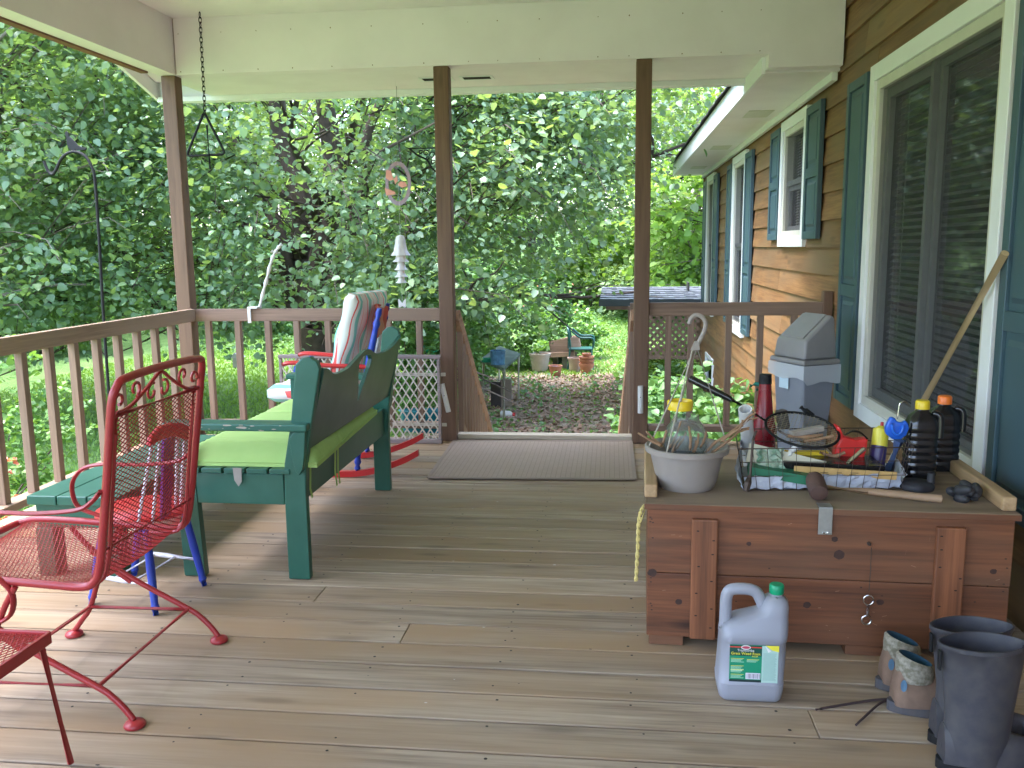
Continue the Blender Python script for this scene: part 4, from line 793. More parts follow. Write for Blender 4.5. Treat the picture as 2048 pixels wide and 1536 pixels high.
SK = thing('snap_hook', 'metal snap hook hanging by a thin cord from a nail on the chest front', 'hook', (.81, 2.69, .12)); Yh = 2.69
h = lambda a, b: py(a, b, Yh)
mb = MB(); mb.tube([h(1743, 1095) , h(1741, 1140), h(1738, 1182)], .0014, 5); mb.lathe([(.001, -.02), (.006, -.02), (.006, -.012), (.002, 0)], h(1743, 1093) + Vector((0, .01, 0)), axis=(0, -1, 0), n=8); mb.build('cord', M_WIRE, SK)
c = h(1737, 1200); mb = MB(); mb.tube([(c.x + .0150 * math.cos(a), c.y, c.z + .0155 * math.sin(a)) for a in [i * .5236 / 2 for i in range(24)]], .0030, 8, closed=True); p1 = h(1736, 1212); p2 = h(1735, 1231); mb.tube([p1, p1.lerp(p2, .5), p2], [.0065, .006, .005], 8)
c = h(1733, 1240); mb.tube(arc(c, .0145, 80, 370, 14, (1, 0, 0), (0, 0, 1)), .0036, 8); mb.tube([h(1737, 1229), h(1740, 1234)], .003, 6); mb.build('snap', M_STEEL, SK, smooth=True)
RP = thing('yellow_rope', 'frayed yellow rope hanging down the left end of the chest', 'rope', (.09, 2.78, .2)); q = [py(a, b, 2.76) for a, b in ((1290, 1010), (1282, 1022), (1277, 1050), (1276, 1085), (1274, 1125), (1272, 1162))]; pts = smoothpts(q, 6)
mb = MB()
for ph in (0, 3.14): mb.tube([p + Vector((.0035 * math.cos(i * 1.3 + ph), .0035 * math.sin(i * 1.3 + ph), 0)) for i, p in enumerate(pts)], .004, 6)
q2 = [py(a, b, 2.75) for a, b in ((1292, 1012), (1285, 1035), (1280, 1045))]; mb.tube(q2, .003, 5); mb.build('rope_strand', M_ROPE, RP, smooth=True)
# ================================================================ hanging pot with twigs
pc = Vector((.256, 2.940, T)); HP = thing('hanging_pot', 'taupe plastic hanging flower pot with cut twigs standing on the chest', 'pot', tuple(pc))
k_ = 1.0; mb = MB(); mb.lathe([(.02, .001), (.088, .0), (.094, .008), (.102, .03), (.124, .122), (.139, .125), (.141, .142), (.135, .145), (.128, .140), (.119, .122), (.10, .09), (.02, .088)], pc, n=48); mb.build('pot_body', M_TAUPE, HP, smooth=True)
mb = MB(); mb.lathe([(.01, .098), (.05, .104), (.112, .098)], pc, n=30, cap=False, fl=lambda t_, h_: 1 + .03 * math.sin(5 * t_)); mb.build('soil', M_SOIL, HP, smooth=True)
mb = MB(); a0 = [py(a, b, 2.94) for a, b in ((1378, 650), (1382, 637), (1392, 630), (1404, 634), (1411, 645), (1409, 660), (1402, 676), (1394, 690))]; mb.tube(smoothpts(a0, 4), .0045, 8, flat=1.6); tpk = py(1391, 693, 2.94)
mb.plate([(-.016, -.012), (.014, -.012), (.010, .018), (-.003, .018)], th=.008, fn=lambda u, v, w_: (tpk.x + u, tpk.y + w_, tpk.z + v)); mb.build('hanger_hook', M_TAUPE, HP, smooth=True)
M_CORD = plain('beige_cord', (.42, .38, .31), .8, c2=(.28, .25, .2), scale=220, amt=.9)
for sx_, ex, ey in ((-.010, -.075, -.112), (-.004, -.128, -.02), (.008, .135, .01), (.002, -.05, .12)):
    mb = MB(); mb.tube([(tpk.x + sx_, tpk.y, tpk.z - .01), ((tpk.x + sx_) * .5 + (pc.x + ex) * .5, pc.y + ey * .5, (tpk.z + T + .14) / 2 - .006), (pc.x + ex, pc.y + ey, T + .142)], .0028, 6); mb.build('hanger_cord', M_CORD, HP, smooth=True)
for i, P in enumerate([((1325, 893), (1300, 880), (1276, 866)), ((1322, 890), (1305, 876), (1292, 862)), ((1325, 888), (1330, 872), (1333, 860)), ((1338, 898), (1352, 872), (1362, 842)), ((1350, 900), (1365, 880), (1372, 864)), ((1380, 900), (1381, 875), (1377, 852)), ((1388, 905), (1395, 885), (1397, 866)), ((1400, 895), (1408, 880), (1413, 862)), ((1412, 905), (1430, 885), (1452, 872), (1480, 850), (1500, 832), (1512, 825)), ((1420, 908), (1445, 890), (1465, 875), (1478, 864), (1498, 858)), ((1440, 885), (1462, 868), (1480, 856), (1485, 840)), ((1385, 904), (1390, 895), (1392, 880)), ((1345, 905), (1350, 890), (1362, 872))]):
    q = [py(a, b, 2.90 + .01 * (i % 5)) for a, b in P]; t = thing('cut_twig', ['pale twig sticking out farthest left over the pot rim', 'thin twig beside the leftmost one in the pot', 'short upright twig at the left inside of the pot', 'tall crooked twig in front of the left side of the jar', 'leaning twig crossing the lower jar', 'straight upright twig in front of the middle of the jar', 'twig just right of the upright middle twig', 'twig in front of the right side of the jar', 'longest forked twig reaching from the pot over the white pipe', 'low forked twig reaching right along the pot rim', 'thin twig curving up beside the white pipe', 'short stub of twig at the front of the pot soil', 'low slanting twig at the left front of the pot soil'][i], 'twig', tuple(q[0]), 0, 'twigs in the pot')
    pts = smoothpts(q, 4); mb = MB(); mb.tube(pts, [.0055 - .0025 * j / len(pts) + .0008 * math.sin(j * 2.1) for j in range(len(pts))], 6)
    if len(q) > 3: mb.tube([q[2], q[2] + Vector((.03, .0, .03)), q[2] + Vector((.055, .0, .035))], .003, 5)
    mb.build('twig_stem', M_TWIG, t, smooth=True)
JR = thing('glass_jar', 'round clear glass jar with yellow rim standing in the pot', 'jar', (.254, 2.975, T + .10)); M_GL = plain('clear_glass', (.85, .9, .88), .05); _b = M_GL.node_tree.nodes['Principled BSDF']; _b.inputs['Transmission Weight'].default_value = .95; _b.inputs['IOR'].default_value = 1.2
mb = MB(); pj = (.254, 2.975, T + .095); mb.lathe([(.02, .0), (.055, .003), (.073, .04), (.074, .075), (.060, .11), (.044, .13), (.043, .145), (.041, .145), (.042, .13), (.058, .108), (.071, .075), (.070, .042), (.053, .006), (.02, .004)], pj, n=32); mb.build('jar_body', M_GL, JR, smooth=True)
pj2 = py(1362, 812, 2.975); mb = MB(); mb.lathe([(.036, .0), (.042, .0), (.044, .028), (.040, .032), (.037, .026), (.034, .0)], (pj2.x - .003, 2.975, pj2.z - .012), n=28, cap=False); mb.build('yellow_rim', M_YEL, JR, smooth=True)
# ================================================================ wire basket with clutter
bl, br, brb, blb = pz(1488, 981, T + .003), pz(1803, 978, T + .003), pz(1815, 930, T + .003), pz(1478, 930, T + .003)
brb = br + (Vector((.055, .29, 0))); blb = bl + Vector((.035, .29, 0)); Hb = .145
WB = thing('wire_basket', 'rusty wire basket full of garden odds and ends on the chest', 'basket', tuple((bl + brb) / 2)); M_WB = M_WIRE
up = Vector((0, 0, Hb)); corners = [bl, br, brb, blb]; topc = [c + up + (c - (bl + brb) / 2).normalized() * .03 for c in corners]
def basket_side(i, j):
    mb = MB(); a, b, c, d = corners[i], corners[j], topc[j], topc[i]
    for h_ in (0, .34, .68, 1): mb.tube([a.lerp(d, h_), b.lerp(c, h_)], .0026 if h_ == 1 else .0016, 5)
    n = int((a - b).length / .042)
    for k in range(n + 1): mb.tube([a.lerp(b, k / n), d.lerp(c, k / n)], .0013, 4)
    return mb.build('wire_side', M_WB, WB)
for i in range(4): basket_side(i, (i + 1) % 4)
mb = MB()
for k in range(9): mb.tube([bl.lerp(br, k / 8), blb.lerp(brb, k / 8)], .0013, 4)
mb.build('wire_bottom', M_WB, WB)
mb = MB(); random.seed(4)
def sheet(mb, a, b, c, d, n, m, amp, lift=0):
    V = []
    for j in range(m + 1):
        for i in range(n + 1):
            p = (Vector(a).lerp(Vector(b), i / n)).lerp(Vector(d).lerp(Vector(c), i / n), j / m); V.append(p + Vector((random.uniform(-1, 1), random.uniform(-1, 1), random.uniform(-1, 1))) * amp)
    mb.add(V, [(j * (n + 1) + i, j * (n + 1) + i + 1, (j + 1) * (n + 1) + i + 1, (j + 1) * (n + 1) + i) for j in range(m) for i in range(n)])
iy = Vector((0, .006, .004)); sheet(mb, bl + iy, br + iy, br + iy + up * .32, bl + iy + up * .28, 26, 4, .004); sheet(mb, bl + Vector((-.006, 0, .003)), blb + Vector((-.006, 0, .003)), blb + up * .8, bl + up * .5 + Vector((-.03, 0, 0)), 12, 5, .006)
sheet(mb, bl + iy, br + iy, brb + Vector((0, 0, .01)), blb + Vector((0, 0, .01)), 20, 10, .006); sheet(mb, br + Vector((-.01, 0, .002)), brb + Vector((-.01, 0, .002)), brb + up * .4, br + up * .35 + Vector((.012, 0, 0)), 12, 4, .006)
mb.build('newspaper_lining', M_PAPER, WB)
inb = lambda u, v, z: tuple(bl.lerp(br, u).lerp(blb.lerp(brb, u), v) + Vector((0, 0, z)))
def item(name, label, cat, c, build, group=None): t = thing(name, label, cat, tuple(c), 0, group); build(t); return t
def simple(nm, mat, fn, smooth=False, bevel=0):
    def f(t): mb = MB(); fn(mb); mb.build(nm, mat, t, smooth=smooth, bevel=bevel)
    return f
item('yellow_ruler', 'flat yellow wooden stake with black marks lying along the basket front', 'ruler', inb(.6, .08, .05), simple('stake_body', plain('stake_yellow_wood', (.62, .40, .14), .6), lambda mb: mb.obx(inb(.64, .07, .052), (.33, .006, .026), (0, math.radians(2.5), math.radians(-1)))))
t = bpy.data.objects[-1] if False else None
rl = [o for o in COL.objects if o.name.startswith('yellow_ruler')][0]; mb = MB(); random.seed(9)
for k in range(7): c = Vector(inb(.32 + k * .09, .06, .056 - k * .0012)); [mb.bx((c.x + random.uniform(-.01, .0), c.y - .0048, c.z + dz), (c.x + random.uniform(.012, .022), c.y - .0042, c.z + dz + .0015)) for dz in (-.005, .001)]
mb.build('printed_mark', M_NAIL, rl)
item('green_card_box', 'flat dark green card box lying in the left of the basket', 'box', inb(.2, .2, .05), simple('box_body', flatm('green_card', (.02, .16, .08)), lambda mb: mb.obx(inb(.24, .22, .045), (.22, .12, .03), (0, .12, -.12))))
item('cream_card', 'cream coloured card sheet standing aslant in the left of the basket', 'card', inb(.25, .3, .1), simple('card_body', flatm('cream_card_paper', (.62, .60, .46)), lambda mb: mb.obx(inb(.27, .30, .075), (.26, .003, .07), (-.5, .22, -.1))))
item('white_pipe', 'short thick white plastic pipe standing in the left of the basket', 'pipe', inb(.02, .35, .01), simple('pipe_body', M_PVC, lambda mb: mb.lathe([(.024, 0), (.024, .29), (.020, .29), (.020, .0)], pz(1500, 930, T + .003) + Vector((0, 0, 0)), axis=(py(1490, 815, 3.09) - pz(1500, 930, T)), n=24, cap=True), True))
item('red_flask', 'dark red metal flask with a black cap standing behind the racket', 'flask', inb(.1, .9, .01), simple('flask_body', plain('maroon_metal', (.22, .012, .02), .25), lambda mb: mb.lathe([(.03, 0), (.043, .002), (.045, .11), (.043, .14), (.032, .19), (.025, .26), (.022, .30), (.001, .30)], (py(1527, 870, 3.30).x, 3.30, T), n=28), True))
fl = [o for o in COL.objects if o.name.startswith('red_flask')][0]; mb = MB(); mb.lathe([(.001, .30), (.024, .30), (.022, .335), (.001, .336)], (py(1527, 870, 3.30).x, 3.30, T), n=20); mb.build('cap', M_BLACK, fl, smooth=True)
item('metal_sprinkler', 'green and grey sprinkler head lying behind the red flask', 'sprinkler', py(1520, 790, 3.42), simple('sprinkler_arm', flatm('sprinkler_green', (.03, .25, .2)), lambda mb: (mb.tube([py(1500, 772, 3.42), py(1510, 768, 3.42), py(1535, 770, 3.42)], .008, 8), mb.tube([py(1512, 779, 3.42), py(1543, 783, 3.42)], .006, 8), mb.tube([py(1522, 775, 3.42), py(1524, 830, 3.42), py(1524, 900, 3.42)], .007, 8)), True))
RQ = thing('badminton_racket', 'black badminton racket lying across the top of the wire basket', 'racket', tuple(py(1605, 863, 3.08)))
hc = py(1604, 862, 3.10); far = py(1678, 876, 3.06); hd_ = (far - hc); nearp = py(1532, 842, 3.14); ax = (far - nearp) / 2; hc = (far + nearp) / 2; s1, s2 = py(1610, 830, 3.22), py(1590, 892, 3.0); ay = (s1 - s2) / 2
ell = [hc + ax * math.cos(i * 6.2832 / 36) + ay * math.sin(i * 6.2832 / 36) for i in range(36)]
mb = MB(); mb.tube(ell, .0048, 8, closed=True); mb.build('head_frame', M_BLACK, RQ, smooth=True)
mb = MB(); tip = py(1380, 757, 3.30); sh = py(1476, 806, 3.22); mb.tube([nearp, sh], .0042, 8); mb.build('shaft', M_BLACK, RQ, smooth=True)
mb = MB(); mb.tube([sh, sh.lerp(tip, .15), sh.lerp(tip, .25), sh.lerp(tip, .97), tip], [.006, .010, .0125, .0145, .013], 10); mb.build('grip', M_BLK, RQ, smooth=True)
mb = MB()
for i in range(-8, 9):
    a = i / 9.0; c_ = math.sqrt(1 - a * a); mb.tube([hc + ax * a - ay * c_, hc + ax * a + ay * c_], .0009, 3); mb.tube([hc + ay * a - ax * c_, hc + ay * a + ax * c_], .0009, 3)
mb.build('strings', plain('gut_string', (.35, .30, .2), .5), RQ)
nrm = ax.cross(ay).normalized(); nrm = nrm if nrm.z > 0 else -nrm
item('wood_offcut', 'small weathered block of wood resting on the racket strings', 'block', hc, simple('block_body', wood('grey_offcut', (.28, .24, .20), (.46, .42, .37), 'x', .8), lambda mb: mb.bar(py(1582, 868, 3.06), py(1644, 856, 3.10), .03, .018), bevel=.002))
item('wood_shim', 'thin bark covered stick under the wood block on the racket', 'stick', hc, simple('stick_body', M_TWIG, lambda mb: mb.tube([py(1575, 872, 3.05), py(1610, 876, 3.05), py(1645, 870, 3.07)], [.008, .010, .006], 6)))
item('dark_clip', 'dark toothed clip sticking up beside the racket head', 'clip', py(1620, 820, 3.2), simple('clip_body', M_BLACK, lambda mb: (mb.tube([py(1600, 815, 3.2), py(1612, 822, 3.2), py(1628, 830, 3.2)], [.006, .012, .005], 6), mb.tube([py(1603, 812, 3.2), py(1608, 818, 3.2)], .004, 5))))
item('black_bucket', 'dark box shaped tin behind the racket', 'tin', py(1563, 835, 3.3), simple('tin_body', flatm('dark_tin', (.09, .085, .09)), lambda mb: mb.obx(py(1565, 838, 3.3), (.036, .04, .07), (0, -.2, .3)), bevel=.006))
item('red_scoop', 'bright red plastic scoop in the right of the basket', 'scoop', inb(.72, .4, .08), simple('scoop_body', flatm('scarlet_plastic', (.70, .03, .025), .35), lambda mb: mb.plate([(py(a, b, 3.1).x, py(a, b, 3.1).z) for a, b in ((1671, 850), (1680, 853), (1688, 873), (1712, 880), (1737, 877), (1733, 900), (1726, 925), (1700, 920), (1668, 915), (1672, 893), (1680, 878))], th=.05, fn=lambda u, v, w_: (u, 3.12 + w_, v)), bevel=.008))
item('steel_tube', 'shiny steel tube lying slanted in the right of the basket', 'tube', inb(.75, .15, .1), simple('tube_body', M_STEEL, lambda mb: mb.tube([py(1672, 946, 2.99), py(1700, 922, 3.0), py(1729, 897, 3.02)], .0075, 10), True))
item('yellow_saw', 'yellow handled tool lying under the racket in the basket', 'tool', inb(.5, .5, .09), simple('tool_body', M_YEL, lambda mb: mb.bar(py(1570, 905, 3.1), py(1655, 906, 3.1), .03, .012)))
item('black_tray', 'black plastic tray lying at the bottom of the basket', 'tray', inb(.55, .4, .05), simple('tray_body', M_BLK, lambda mb: mb.obx(inb(.55, .45, .05), (.33, .16, .05), (0, .03, 0)), bevel=.004))
item('white_plug', 'small white plastic adapter in the middle of the basket', 'adapter', inb(.4, .2, .08), simple('adapter_body', M_PVC, lambda mb: (mb.lathe([(.013, 0), (.013, .03), (.009, .031), (.009, .045)], py(1590, 918, 3.03), axis=(-.5, -.5, .5), n=14), mb.lathe([(.010, 0), (.010, .03)], py(1580, 905, 3.03), axis=(.6, 0, .6), n=12)), True))
SCN = thing('spray_can', 'yellow and purple aerosol can leaning in the right corner of the basket', 'spray can', inb(.88, .5, .01)); a = pz(1752, 935, T + .03) ; b = py(1763, 857, 3.16); d = (b - a).normalized(); Lc = (b - a).length
mb = MB(); mb.lathe([(.025, 0), (.027, .004), (.027, Lc * .55)], a, axis=d, n=24); mb.build('can_lower', flatm('purple_tin', (.045, .03, .12), .35), SCN, smooth=True)
mb = MB(); mb.lathe([(.027, Lc * .55), (.027, Lc * .97), (.014, Lc * 1.04), (.012, Lc * 1.06)], a, axis=d, n=24); mb.build('can_upper', flatm('yellow_tin', (.78, .70, .06), .35), SCN, smooth=True)
mb = MB(); mb.lathe([(.006, Lc * 1.06), (.006, Lc * 1.16), (.001, Lc * 1.17)], a, axis=d, n=12); mb.build('nozzle', flatm('red_nozzle', (.5, .02, .03)), SCN, smooth=True)
BH = thing('blue_scoop', 'bright blue plastic bag clip hooked on the basket corner', 'clip', tuple(py(1793, 860, 3.04))); y_ = 3.05; hh = lambda a, b: (py(a, b, y_).x, py(a, b, y_).z)
mb = MB(); mb.plate([hh(a, b) for a, b in ((1781, 833), (1790, 836), (1792, 842), (1802, 845), (1810, 840), (1815, 846), (1817, 856), (1811, 870), (1800, 878), (1783, 877), (1771, 868), (1769, 856), (1775, 842))], th=.022, fn=lambda u, v, w_: (u, y_ + w_, v)); mb.build('clip_body', plain('royal_blue_plastic', (.02, .12, .62), .3), BH, smooth=True, bevel=.006, seg=3)
mb = MB(); P = [py(a, b, y_ - .014) for a, b in ((1784, 846), (1786, 862), (1795, 869), (1804, 862), (1806, 850))]; mb.tube(smoothpts(P, 4), .005, 8); mb.build('raised_rim', plain('royal_blue_plastic_b', (.03, .16, .70), .3), BH, smooth=True)
mb = MB(); mb.tube(smoothpts([py(a, b, y_) for a, b in ((1795, 838), (1798, 815), (1801, 806), (1811, 804), (1820, 812))], 4), .0026, 6); mb.build('wire_hook', M_STEEL, BH, smooth=True)
item('blue_tube', 'dull blue tube in the right end of the basket', 'tube', inb(.95, .5, .02), simple('tube_body', flatm('dull_blue', (.08, .13, .30)), lambda mb: mb.tube([pz(1778, 940, T + .02), py(1798, 880, 3.10)], .018, 14), True))
item('iron_rod', 'rusty iron rod with a dirty tip leaning on the basket corner', 'rod', tuple(pz(1492, 978, T)), simple('rod_body', M_WIRE, lambda mb: (mb.tube([py(1512, 862, 2.92), py(1506, 880, 2.90), py(1500, 955, 2.88)], .0045, 6), mb.tube([py(1500, 950, 2.88), py(1496, 965, 2.87), py(1493, 982, 2.865)], [.006, .013, .010], 6))))
random.seed(31)
for k, (lab_, P, r, mt_) in enumerate((('rough pine stick lying across the racket strings, right of the block', ((1600, 884), (1640, 878), (1668, 872)), .006, M_TWIG), ('thin grey stick under the racket head', ((1555, 860), (1590, 878), (1650, 892)), .005, M_BARK2), ('short brown stick near the yellow tool', ((1640, 905), (1668, 912), (1690, 905)), .006, M_TWIG),
    ('pale split stick leaning at the front of the basket', ((1500, 925), (1545, 935), (1600, 948)), .006, plain('split_stick', (.55, .47, .33), .8)), ('dark bent stick lying along the basket front bottom', ((1660, 975), (1700, 968), (1745, 958)), .005, M_CHEST), ('dark cable loop beside the red scoop', ((1690, 870), (1705, 862), (1722, 866), (1735, 878)), .0035, M_BLK))):
    q = [py(a_, b_, 3.03 + .02 * (k % 3)) for a_, b_ in P]; t = thing('stick' if k < 5 else 'cable', lab_, 'stick' if k < 5 else 'cable', tuple(q[0])); pts = smoothpts(q, 4); mb = MB(); mb.tube(pts, [r * random.uniform(.8, 1.2) for _ in pts], 6); mb.build('stick_body' if k < 5 else 'cable_body', mt_, t, smooth=True)
t = thing('crumpled_wrapper', 'crumpled clear and green plastic wrapper in the left of the basket', 'wrapper', inb(.15, .3, .04)); mb = MB(); c_ = Vector(inb(.16, .25, .07)); sheet(mb, c_ + Vector((-.04, -.02, -.02)), c_ + Vector((.05, -.02, -.01)), c_ + Vector((.05, .03, .05)), c_ + Vector((-.04, .03, .05)), 8, 8, .008); mb.build('wrapper_sheet', plain('wrapper_film', (.42, .50, .40), .3, c2=(.05, .22, .12), scale=30, amt=.9), t)
# mallet, lumps
ML = thing('wooden_mallet', 'old mallet with round dark head and pale wooden handle lying on the chest front edge', 'mallet', (.7, 2.86, T)); c = pz(1637, 1004, T); mb = MB(); c1 = Vector((c.x + .004, c.y + .024, T + .027)); mb.lathe([(.012, 0), (.027, .004), (.030, .02), (.030, .07), (.027, .088), (.012, .092)], c1 + Vector((-.004, -.03, .0)), axis=(.02, 1, .35), n=20); mb.build('mallet_head', plain('dark_mallet_wood', (.10, .055, .042), .7, c2=(.06, .035, .03), scale=20), ML, smooth=True)
mb = MB(); hcn = c1 + Vector((.005, .012, .014)); e_ = pz(1882, 998, T + .012); mb.tube([hcn, hcn.lerp(e_, .4), hcn.lerp(e_, .8), e_], [.010, .0115, .012, .0125], 10); mb.build('handle', plain('mallet_handle_wood', (.40, .27, .17), .6, c2=(.28, .18, .11), scale=12), ML, smooth=True)
def lump(name, label, cat, c, r, mat, seed, n=10, up=.6):
    random.seed(seed); t = thing(name, label, cat, tuple(c)); mb = MB(); 
    for k in range(n):
        a = random.uniform(0, 6.28); q = Vector(c) + Vector((math.cos(a) * r * .5, math.sin(a) * r * .4, r * random.uniform(.15, up))); dirv = Vector((math.cos(a + 1), math.sin(a + 1), random.uniform(-.3, .5))) * r * random.uniform(.5, .9)
        mb.tube(smoothpts([q - dirv * .5, q, q + dirv * .5 + Vector((0, 0, random.uniform(-.2, .1) * r))], 4), [r * .12, r * .2, r * .24, r * .26, r * .26, r * .25, r * .22, r * .18, r * .08], 9)
    mb.build('crumpled_body', mat, t, smooth=True, sub=1); return t
M_GLV = plain('black_glove_leather', (.022, .022, .026), .6, c2=(.05, .05, .055), scale=20)
lump('work_gloves', 'crumpled black work gloves lying at the right front corner of the chest', 'gloves', pz(1928, 1000, T), .068, M_GLV, 3, 12)
KN = thing('float_valve', 'black round rubber plug with a stub lying between the jug and the gloves', 'plug', tuple(pz(1845, 978, T))); c = pz(1842, 985, T); mb = MB(); mb.lathe([(.015, 0), (.055, .0), (.058, .012), (.05, .024), (.02, .028)], c + Vector((0, .05, 0)), n=28); mb.lathe([(.013, .02), (.012, .055), (.001, .056)], c + Vector((.045, .045, 0)), n=14); mb.build('cap_body', M_GLV, KN, smooth=True)
def blackjug(label, base, cap, capmat, h, rx, ry):
    t = thing('black_jug', label, 'jug', tuple(base), 0, 'black oil jugs'); mb = MB(); pr = [(.4, 0), (.93, .003)]; z = .02
    while z < h * .70: pr += [(1.0, z), (1.0, z + .012), (.955, z + .016), (.955, z + .020)]; z += .026
    pr += [(.98, h * .72), (.95, h * .80), (.80, h * .88), (.42, h * .95), (.36, h * .97), (.36, h)]
    mb.lathe([(r, zz) for r, zz in pr], base, n=36, sx=rx, sy=ry, fl=lambda t_, h_: 1 / (abs(math.cos(t_)) ** 4 + abs(math.sin(t_)) ** 4) ** .25 * (.97)); mb.build('jug_body', M_BLK, t, smooth=True)
    mb = MB(); mb.lathe([(.020, h - .004), (.0235, h - .004), (.0235, h + .020), (.020, h + .025), (.002, h + .025)], base, n=28, fl=lambda t_, h_: 1 + .025 * math.sin(t_ * 14)); mb.build('cap', capmat, t, smooth=True)
    mb = MB(); mb.tube(smoothpts([(base[0] + rx * .5, base[1] - ry * .3, base[2] + h * .93), (base[0] + rx * .98, base[1] - ry * .5, base[2] + h * .88), (base[0] + rx * 1.0, base[1] - ry * .6, base[2] + h * .6)], 5), .012, 10); mb.build('grip', M_BLK, t, smooth=True); return t
j1 = pz(1842, 962, T); j2 = pz(1893, 948, T); h1 = py(1835, 818, j1.y).z - T; h2 = py(1885, 808, j2.y + .03).z - T
J1 = blackjug('black plastic oil jug with a yellow cap, left of the pair', (j1.x, j1.y + .03, T), 0, M_YEL, h1, .054, .040); J2 = blackjug('taller black plastic oil jug with an orange cap against the window', (j2.x, j2.y + .06, T), 0, M_ORG, h2, .056, .042)
# ================================================================ weed killer jug
jx = pz(1437, 1404).x; jb = Vector((jx, 2.395, 0)); WJ = thing('weed_killer_jug', 'lavender grey weed killer jug with green cap and label on the deck', 'jug', tuple(jb)); Wj = .188; Dj = .125
def rr(u0, u1, v0, v1, r, z, n=5):
    out = []
    for cx, cy, a0 in ((u1 - r, v1 - r, 0), (u0 + r, v1 - r, 90), (u0 + r, v0 + r, 180), (u1 - r, v0 + r, 270)):
        for k in range(n + 1): a = math.radians(a0 + 90 * k / n); out.append((jb.x + cx + r * math.cos(a), jb.y + cy + r * math.sin(a), z))
    return out
def loft(mb, rings):
    n = len(rings[0]); V = [p for r in rings for p in r]; F = [(i * n + j, i * n + (j + 1) % n, (i + 1) * n + (j + 1) % n, (i + 1) * n + j) for i in range(len(rings) - 1) for j in range(n)]
    F += [tuple(range(n))[::-1], tuple((len(rings) - 1) * n + j for j in range(n))]; mb.add(V, F)
mb = MB(); loft(mb, [rr(.012, Wj - .014, .012, Dj - .01, .02, .0005), rr(.004, Wj - .008, .004, Dj, .028, .008), rr(.0, Wj - .004, .0, Dj, .03, .03), rr(-.002, Wj - .002, .0, Dj, .03, .055), rr(-.001, Wj - .003, .003, Dj - .003, .03, .0575), rr(.003, Wj, .004, Dj - .003, .03, .12), rr(.006, Wj + .001, .004, Dj - .003, .03, .178), rr(.005, Wj + .002, .000, Dj, .03, .1815), rr(.007, Wj + .004, .0, Dj, .03, .20), rr(.012, Wj + .006, .006, Dj - .006, .03, .222), rr(.05, Wj + .007, .012, Dj - .012, .03, .238), rr(.105, Wj + .007, .016, Dj - .016, .03, .255), rr(.118, Wj + .008, .02, Dj - .02, .028, .275), rr(.126, Wj + .006, .025, Dj - .025, .026, .292), rr(.135, Wj - .005, .035, Dj - .035, .022, .302), rr(.142, Wj - .012, .042, Dj - .042, .019, .305)])
mb.build('jug_body', M_JUG, WJ, smooth=True)
mb = MB(); hp = smoothpts([(jb.x + .020, jb.y + .06, .200), (jb.x + .021, jb.y + .06, .25), (jb.x + .022, jb.y + .06, .29), (jb.x + .030, jb.y + .06, .313), (jb.x + .052, jb.y + .06, .320), (jb.x + .088, jb.y + .06, .319), (jb.x + .108, jb.y + .06, .309), (jb.x + .121, jb.y + .06, .285), (jb.x + .135, jb.y + .06, .255)], 5); mb.tube(hp, [.0150] * len(hp), 14, flat=1.15); mb.build('handle', M_JUG, WJ, smooth=True)
mb = MB(); ncx = (jb.x + .163, jb.y + .0625, .30); mb.lathe([(.0185, 0), (.0185, .018)], ncx, n=24); mb.build('neck', M_JUG, WJ, smooth=True)
mb = MB(); mb.lathe([(.0195, .010), (.0205, .012), (.0205, .034), (.018, .037), (.001, .037)], ncx, n=36, fl=lambda t_, h_: 1 + .02 * math.sin(t_ * 18)); mb.build('cap', M_GCAP, WJ, smooth=True)
yl = jb.y + .0035 - .0008; lx0, lx1, lm, lz0, lz1 = jb.x + .028, jb.x + .163, jb.x + .117, .064, .176
def lab(name, x0, z0, x1, z1, c, k, parent=None):
    mb = MB(); mb.bx((x0, yl - k * .0005, z0), (x1, yl - k * .0005 + .0004, z1)); return mb.build(name, flatm(name + '_ink%d' % random.randint(0, 9999), c), parent or LB)
mb = MB(); mb.bx((lx0, yl, lz0), (lx1, yl + .0006, lz1)); LB = mb.build('label', flatm('label_green', (.01, .26, .13)), WJ)
lab('dark_panel', lx0, .143, lm, .175, (.006, .07, .045), 1); lab('red_band', lx0, .1680, lm, .1708, (.75, .05, .03), 2); lab('dark_panel', lx0, lz0, lm, .071, (.01, .03, .03), 1); lab('bar_code', lx0 + .046, .0735, lm - .002, .092, (.75, .74, .78), 2)
for k in range(11): lab('code_line', lx0 + .049 + k * .0035, .0755, lx0 + .0502 + k * .0035 + (k % 3) * .0006, .090, (.25, .22, .28), 3)
lab('leaflet', lm + .0008, lz0, lx1, lz1 - .001, (.42, .60, .52), 1)
mb = MB(); mb.plate([(lm + .010, lz1 + .0005), (lx1 + .001, lz1 + .0005), (lx1 + .001, lz1 - .018), (lm + .028, lz1 - .013)], th=.0006, fn=lambda u, v, w_: (u, yl - .0016 + w_, v)); mb.build('yellow_corner', flatm('label_yellow', (.80, .72, .05)), LB)
mb = MB(); mb.plate([(lm + .008, lz1), (lm + .026, lz1 - .015), (lm + .018, lz1 - .020)], th=.0006, fn=lambda u, v, w_: (u, yl - .0022 + w_, v)); mb.build('peeled_corner', M_PVC, LB)
for k in range(26): lab('small_print', lm + .005, .072 + k * .0032, lx1 - .004 - (k * 7 % 5) * .0012, .0728 + k * .0032, (.22, .38, .32), 2)
for zz, x0_, n_ in ((.134, .004, 4), (.112, .004, 5), (.132, .048, 3), (.100, .004, 3), (.086, .004, 4)):
    for k in range(n_): lab('small_print', lx0 + x0_, zz - k * .0034, lx0 + x0_ + (.034 if x0_ > .01 else .036) - (k % 3) * .004, zz - k * .0034 + .0011, (.55, .85, .6) if k else (.85, .8, .1), 2)
